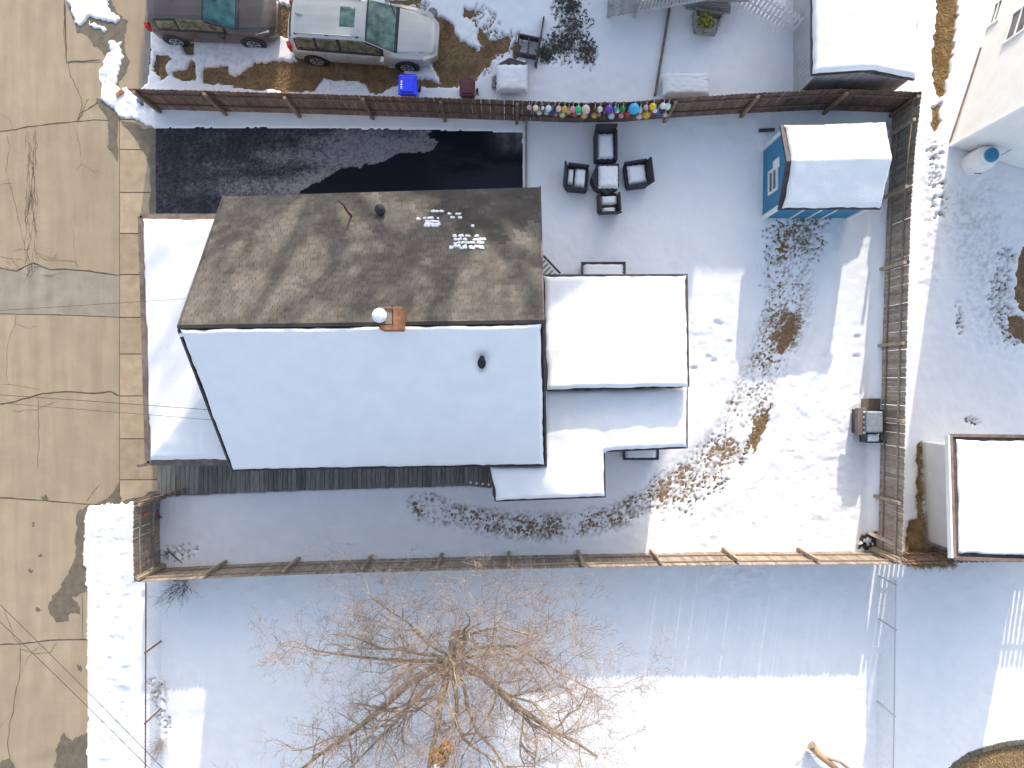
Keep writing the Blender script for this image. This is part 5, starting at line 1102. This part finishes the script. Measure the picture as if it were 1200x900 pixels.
def nest(p):
    t = thing('leaf_nest', 'golden brown squirrel nest of leaves caught in the bare tree', 'nest', p); rn = random.Random(2); mb = MB()
    for c, r, n_ in (((0, 0, 0), .24, 420), ((.22, .28, .05), .17, 260)):
        for k in range(n_):
            v_ = Vector((rn.gauss(0, 1), rn.gauss(0, 1), rn.gauss(0, .8))).normalized()*r*rn.uniform(.75, 1.08); q = Vector(c)+v_; a = Vector((rn.gauss(0, 1), rn.gauss(0, 1), rn.gauss(0, 1))).normalized(); s = v_.cross(a).normalized() if v_.cross(a).length > .01 else Vector((1, 0, 0)); L = rn.uniform(.03, .07); mb.poly([q-a*L, q+s*L*.6, q+a*L, q-s*L*.6])
    mb.build('leaves', M['leaf_dry'], t, local=True, stuff=True); m_ = MB(); snow_pad(m_, -.03, -.12, .16, .16, .14, .07, 6); m_.build('snow_lump', M['snow'], t, local=True, smooth=True)
nest(P(514, 888, 5.2))
L2 = [(R(a), R(e), L_, .19, .0) for a, e, L_ in ((185, 20, 5.0), (205, 38, 6.0), (225, 30, 6.0), (250, 45, 6), (280, 50, 6), (170, 45, 6), (320, 45, 5), (0, 35, 4.5), (90, 60, 6), (140, 55, 6), (40, 50, 5))]
L2 = [(a, e, L_*1.15, .33, k) for a, e, L_, r_, k in L2]
tree('tall bare tree in the neighbour garden beyond the top edge', G(661, -500), 20, 5, L2, 23, .45, trunk_r=.5, fork=.6, dens=.5)
tree('bare tree near the street beyond the top edge', G(515, -500), 18, 5, L2[:7], 31, .45, trunk_r=.42, fork=.6, dens=.5)
# shrubs
stems('bare_shrub', 'dark leafless shrub spreading below the bottom fence near its left end', 'shrub', 214, 684, 1.3, 1.0, 26, M['twig_dark'], 3, thick=.010)
stems('bare_shrub', 'reddish thin shrub tangled on the rusty chain link fence', 'shrub', 192, 805, .9, .8, 16, M['twig'], 4, thick=.007)
stems('bare_shrub', 'pale brush clump on the rusty chain link fence at the bottom edge', 'shrub', 190, 868, 1.1, .6, 26, M['twig'], 6, thick=.007)
stems('bare_shrub', 'twiggy seedling shrub by the cut log at the bottom edge', 'shrub', 942, 884, 1.0, 1.2, 9, M['twig'], 8, thick=.007, sub=2)
stems('dry_weed_clump', 'bare weeds rising along the garage foot and fence corner', 'weeds', 1082, 645, .8, .9, 18, M['twig'], 9, thick=.006)
stems('dry_weed_clump', 'dark dead weeds beside a stick in the side yard snow', 'weeds', 200, 648, .5, 1.0, 12, M['twig_dark'], 10, thick=.006, sub=2)
st = thing('fallen_stick', 'bare stick lying on side yard snow', 'stick', G(208, 648, .12)); MB().tube([G(198, 641, .14), G(206, 650, .17), G(216, 658, .14)], [.015, .02, .012], 6).build('branch', M['twig_dark'], st)
lg = thing('cut_log', 'sawn pale log with forked branch lying at the bottom edge', 'log', G(965, 890)); mb = MB().tube([P(951, 874, .35), P(962, 886, .35), P(985, 905, .3)], [.13, .11, .08], 12); mb.build('trunk', mat('peeled_wood', (.42, .25, .15), (.55, .35, .22), 4, .8, .4, 30), lg, smooth=True); MB().tube([P(963, 886, .35), P(985, 893, .4), P(1000, 905, .4)], .05, 8).build('branch', M['post_pale'], lg, smooth=True); MB().tube([P(950, 873, .36), P(952.5, 875.5, .36)], .14, 12).build('bark_ring', M['bark'], lg)
rim = thing('edging_ring', 'curved stone edging round the golden grass patch at bottom right', 'edging', G(1150, 878))
arc = [(1106, 906), (1113, 898), (1122, 890), (1134, 883), (1147, 878), (1161, 874), (1176, 870), (1192, 868), (1210, 867), (1230, 869)]
for i in range(len(arc)-1): MB().beam(G(*arc[i], .04), G(*arc[i+1], .04)+Vector((-.01, 0, 0)), .18, .14).build('stone', mat('edging_stone', (.09, .08, .06), (.17, .15, .12), 12, .9) if i == 0 else bpy.data.materials['edging_stone'], rim, bevel=.02)
# ------------------------------------------------------------------ OVERHEAD WIRES
def wire(label, a, b, sag, r=.011):
    t = thing('overhead_wire', label, 'wire', a); pts = []
    for k in range(13): s = k/12; p = a.lerp(b, s); pts.append(p+Vector((0, 0, -sag*4*s*(1-s))))
    MB().tube(pts, r, 4, False).build('cable', M['wire'], t)
pole = G(-330, 420)
wire('upper thin service wire crossing street to the porch roof corner', Vector((pole.x, pole.y, 7.5)), P(219, 350, 4.0), .25, .007)
wire('middle black service wire joining the snowy roof edge near its bracket', Vector((pole.x, pole.y-.1, 7.6)), P(243, 480, 4.1), .35, .010)
wire('lowest thin wire of the three reaching the snowy roof edge', Vector((pole.x, pole.y-.2, 7.3)), P(248, 492, 4.0), .3, .007)
p2 = P(-60, 640, 7.2)
wire('overhead line running diagonally across the lower left street corner', P(-70, 640, 7.2), P(215, 925, 7.0), .05, .007); wire('second diagonal overhead line nearest the bottom left corner', P(-70, 662, 7.2), P(205, 930, 7.0), .05, .007)
up = thing('utility_pole', 'wooden utility pole beyond the left edge of the street', 'pole', pole); MB().tube([pole, pole+Vector((0, 0, 8.2))], [.16, .11], 12).build('pole', M['bark'], up); MB().beam(pole+Vector((0, -.9, 7.6)), pole+Vector((0, .9, 7.6)), .1, .12).build('crossarm', M['post'], up)
# ------------------------------------------------------------------ HOUSES BEYOND THE TOP EDGE (they cast the shade in the yard)
def block(h, x0, x1, y0, y1, eave, ridge, axis, m=None, seed=1):
    m = m or M['siding_grey']; a = G(x0, y1); b_ = G(x1, y0); X0, X1, Y0, Y1 = a.x, b_.x, a.y, b_.y
    mb = MB(); wallring(mb, [(X0, Y0), (X1, Y0), (X1, Y1), (X0, Y1)], 0, eave)
    if axis == 'x': ym = (Y0+Y1)/2; mb.poly([(X0, Y1, eave), (X0, Y0, eave), (X0, ym, ridge-.05)]); mb.poly([(X1, Y0, eave), (X1, Y1, eave), (X1, ym, ridge-.05)]); qs = [[(X0, Y0, eave), (X1, Y0, eave), (X1, ym, ridge), (X0, ym, ridge)], [(X0, ym, ridge), (X1, ym, ridge), (X1, Y1, eave), (X0, Y1, eave)]]
    else: xm = (X0+X1)/2; mb.poly([(X0, Y0, eave), (X1, Y0, eave), (xm, Y0, ridge-.05)]); mb.poly([(X1, Y1, eave), (X0, Y1, eave), (xm, Y1, ridge-.05)]); qs = [[(X0, Y0, eave), (xm, Y0, ridge), (xm, Y1, ridge), (X0, Y1, eave)], [(xm, Y0, ridge), (X1, Y0, eave), (X1, Y1, eave), (xm, Y1, ridge)]]
    mb.build('wall', m, h); sr = MB()
    for q in qs: q = [Vector(p) for p in q]; sr.hexa([p+Vector((0, 0, -.12)) for p in q]+q)
    sr.build('roof', M['trim_dark'], h); fs = [plane(*[Vector(p) for p in q[:3]]) for q in qs]
    snow_on([(X0, Y0), (X1, Y0), (X1, Y1), (X0, Y1)], lambda x, y: np.minimum(fs[0](x, y), fs[1](x, y)), .12, h, .3, seed=seed, edge=.2)
    for k in range(max(2, int((X1-X0)/2.4))): 
        xx = X0+(X1-X0)*(k+.5)/max(2, int((X1-X0)/2.4)); window(h, (xx, Y0, 1.7), 0, .9, 1.2)
        if eave > 5: window(h, (xx, Y0, 4.6), 0, .9, 1.2)
nh = thing('neighbour_house', 'tall pale neighbour house standing beyond the top edge', 'house', G(735, -400))
block(nh, 699, 907, -480, -351, 9.8, 11.36, 'x', M['siding'], seed=91); block(nh, 577, 891, -460, -343, 9.7, 11.46, 'y', M['siding'], seed=92); block(nh, 903, 973, -452, -338, 7.5, 7.9, 'x', M['siding'], seed=93)
n2 = thing('neighbour_house', 'low pale neighbour house beyond the top edge between the taller houses', 'house', G(490, -390)); block(n2, 414, 573, -440, -340, 6.0, 6.6, 'x', M['siding'], seed=94)
ng = thing('neighbour_house', 'pale neighbour house beyond the top edge nearest the street', 'house', G(305, -390)); block(ng, 236, 371, -440, -340, 5.7, 6.3, 'x', M['siding'], seed=95)
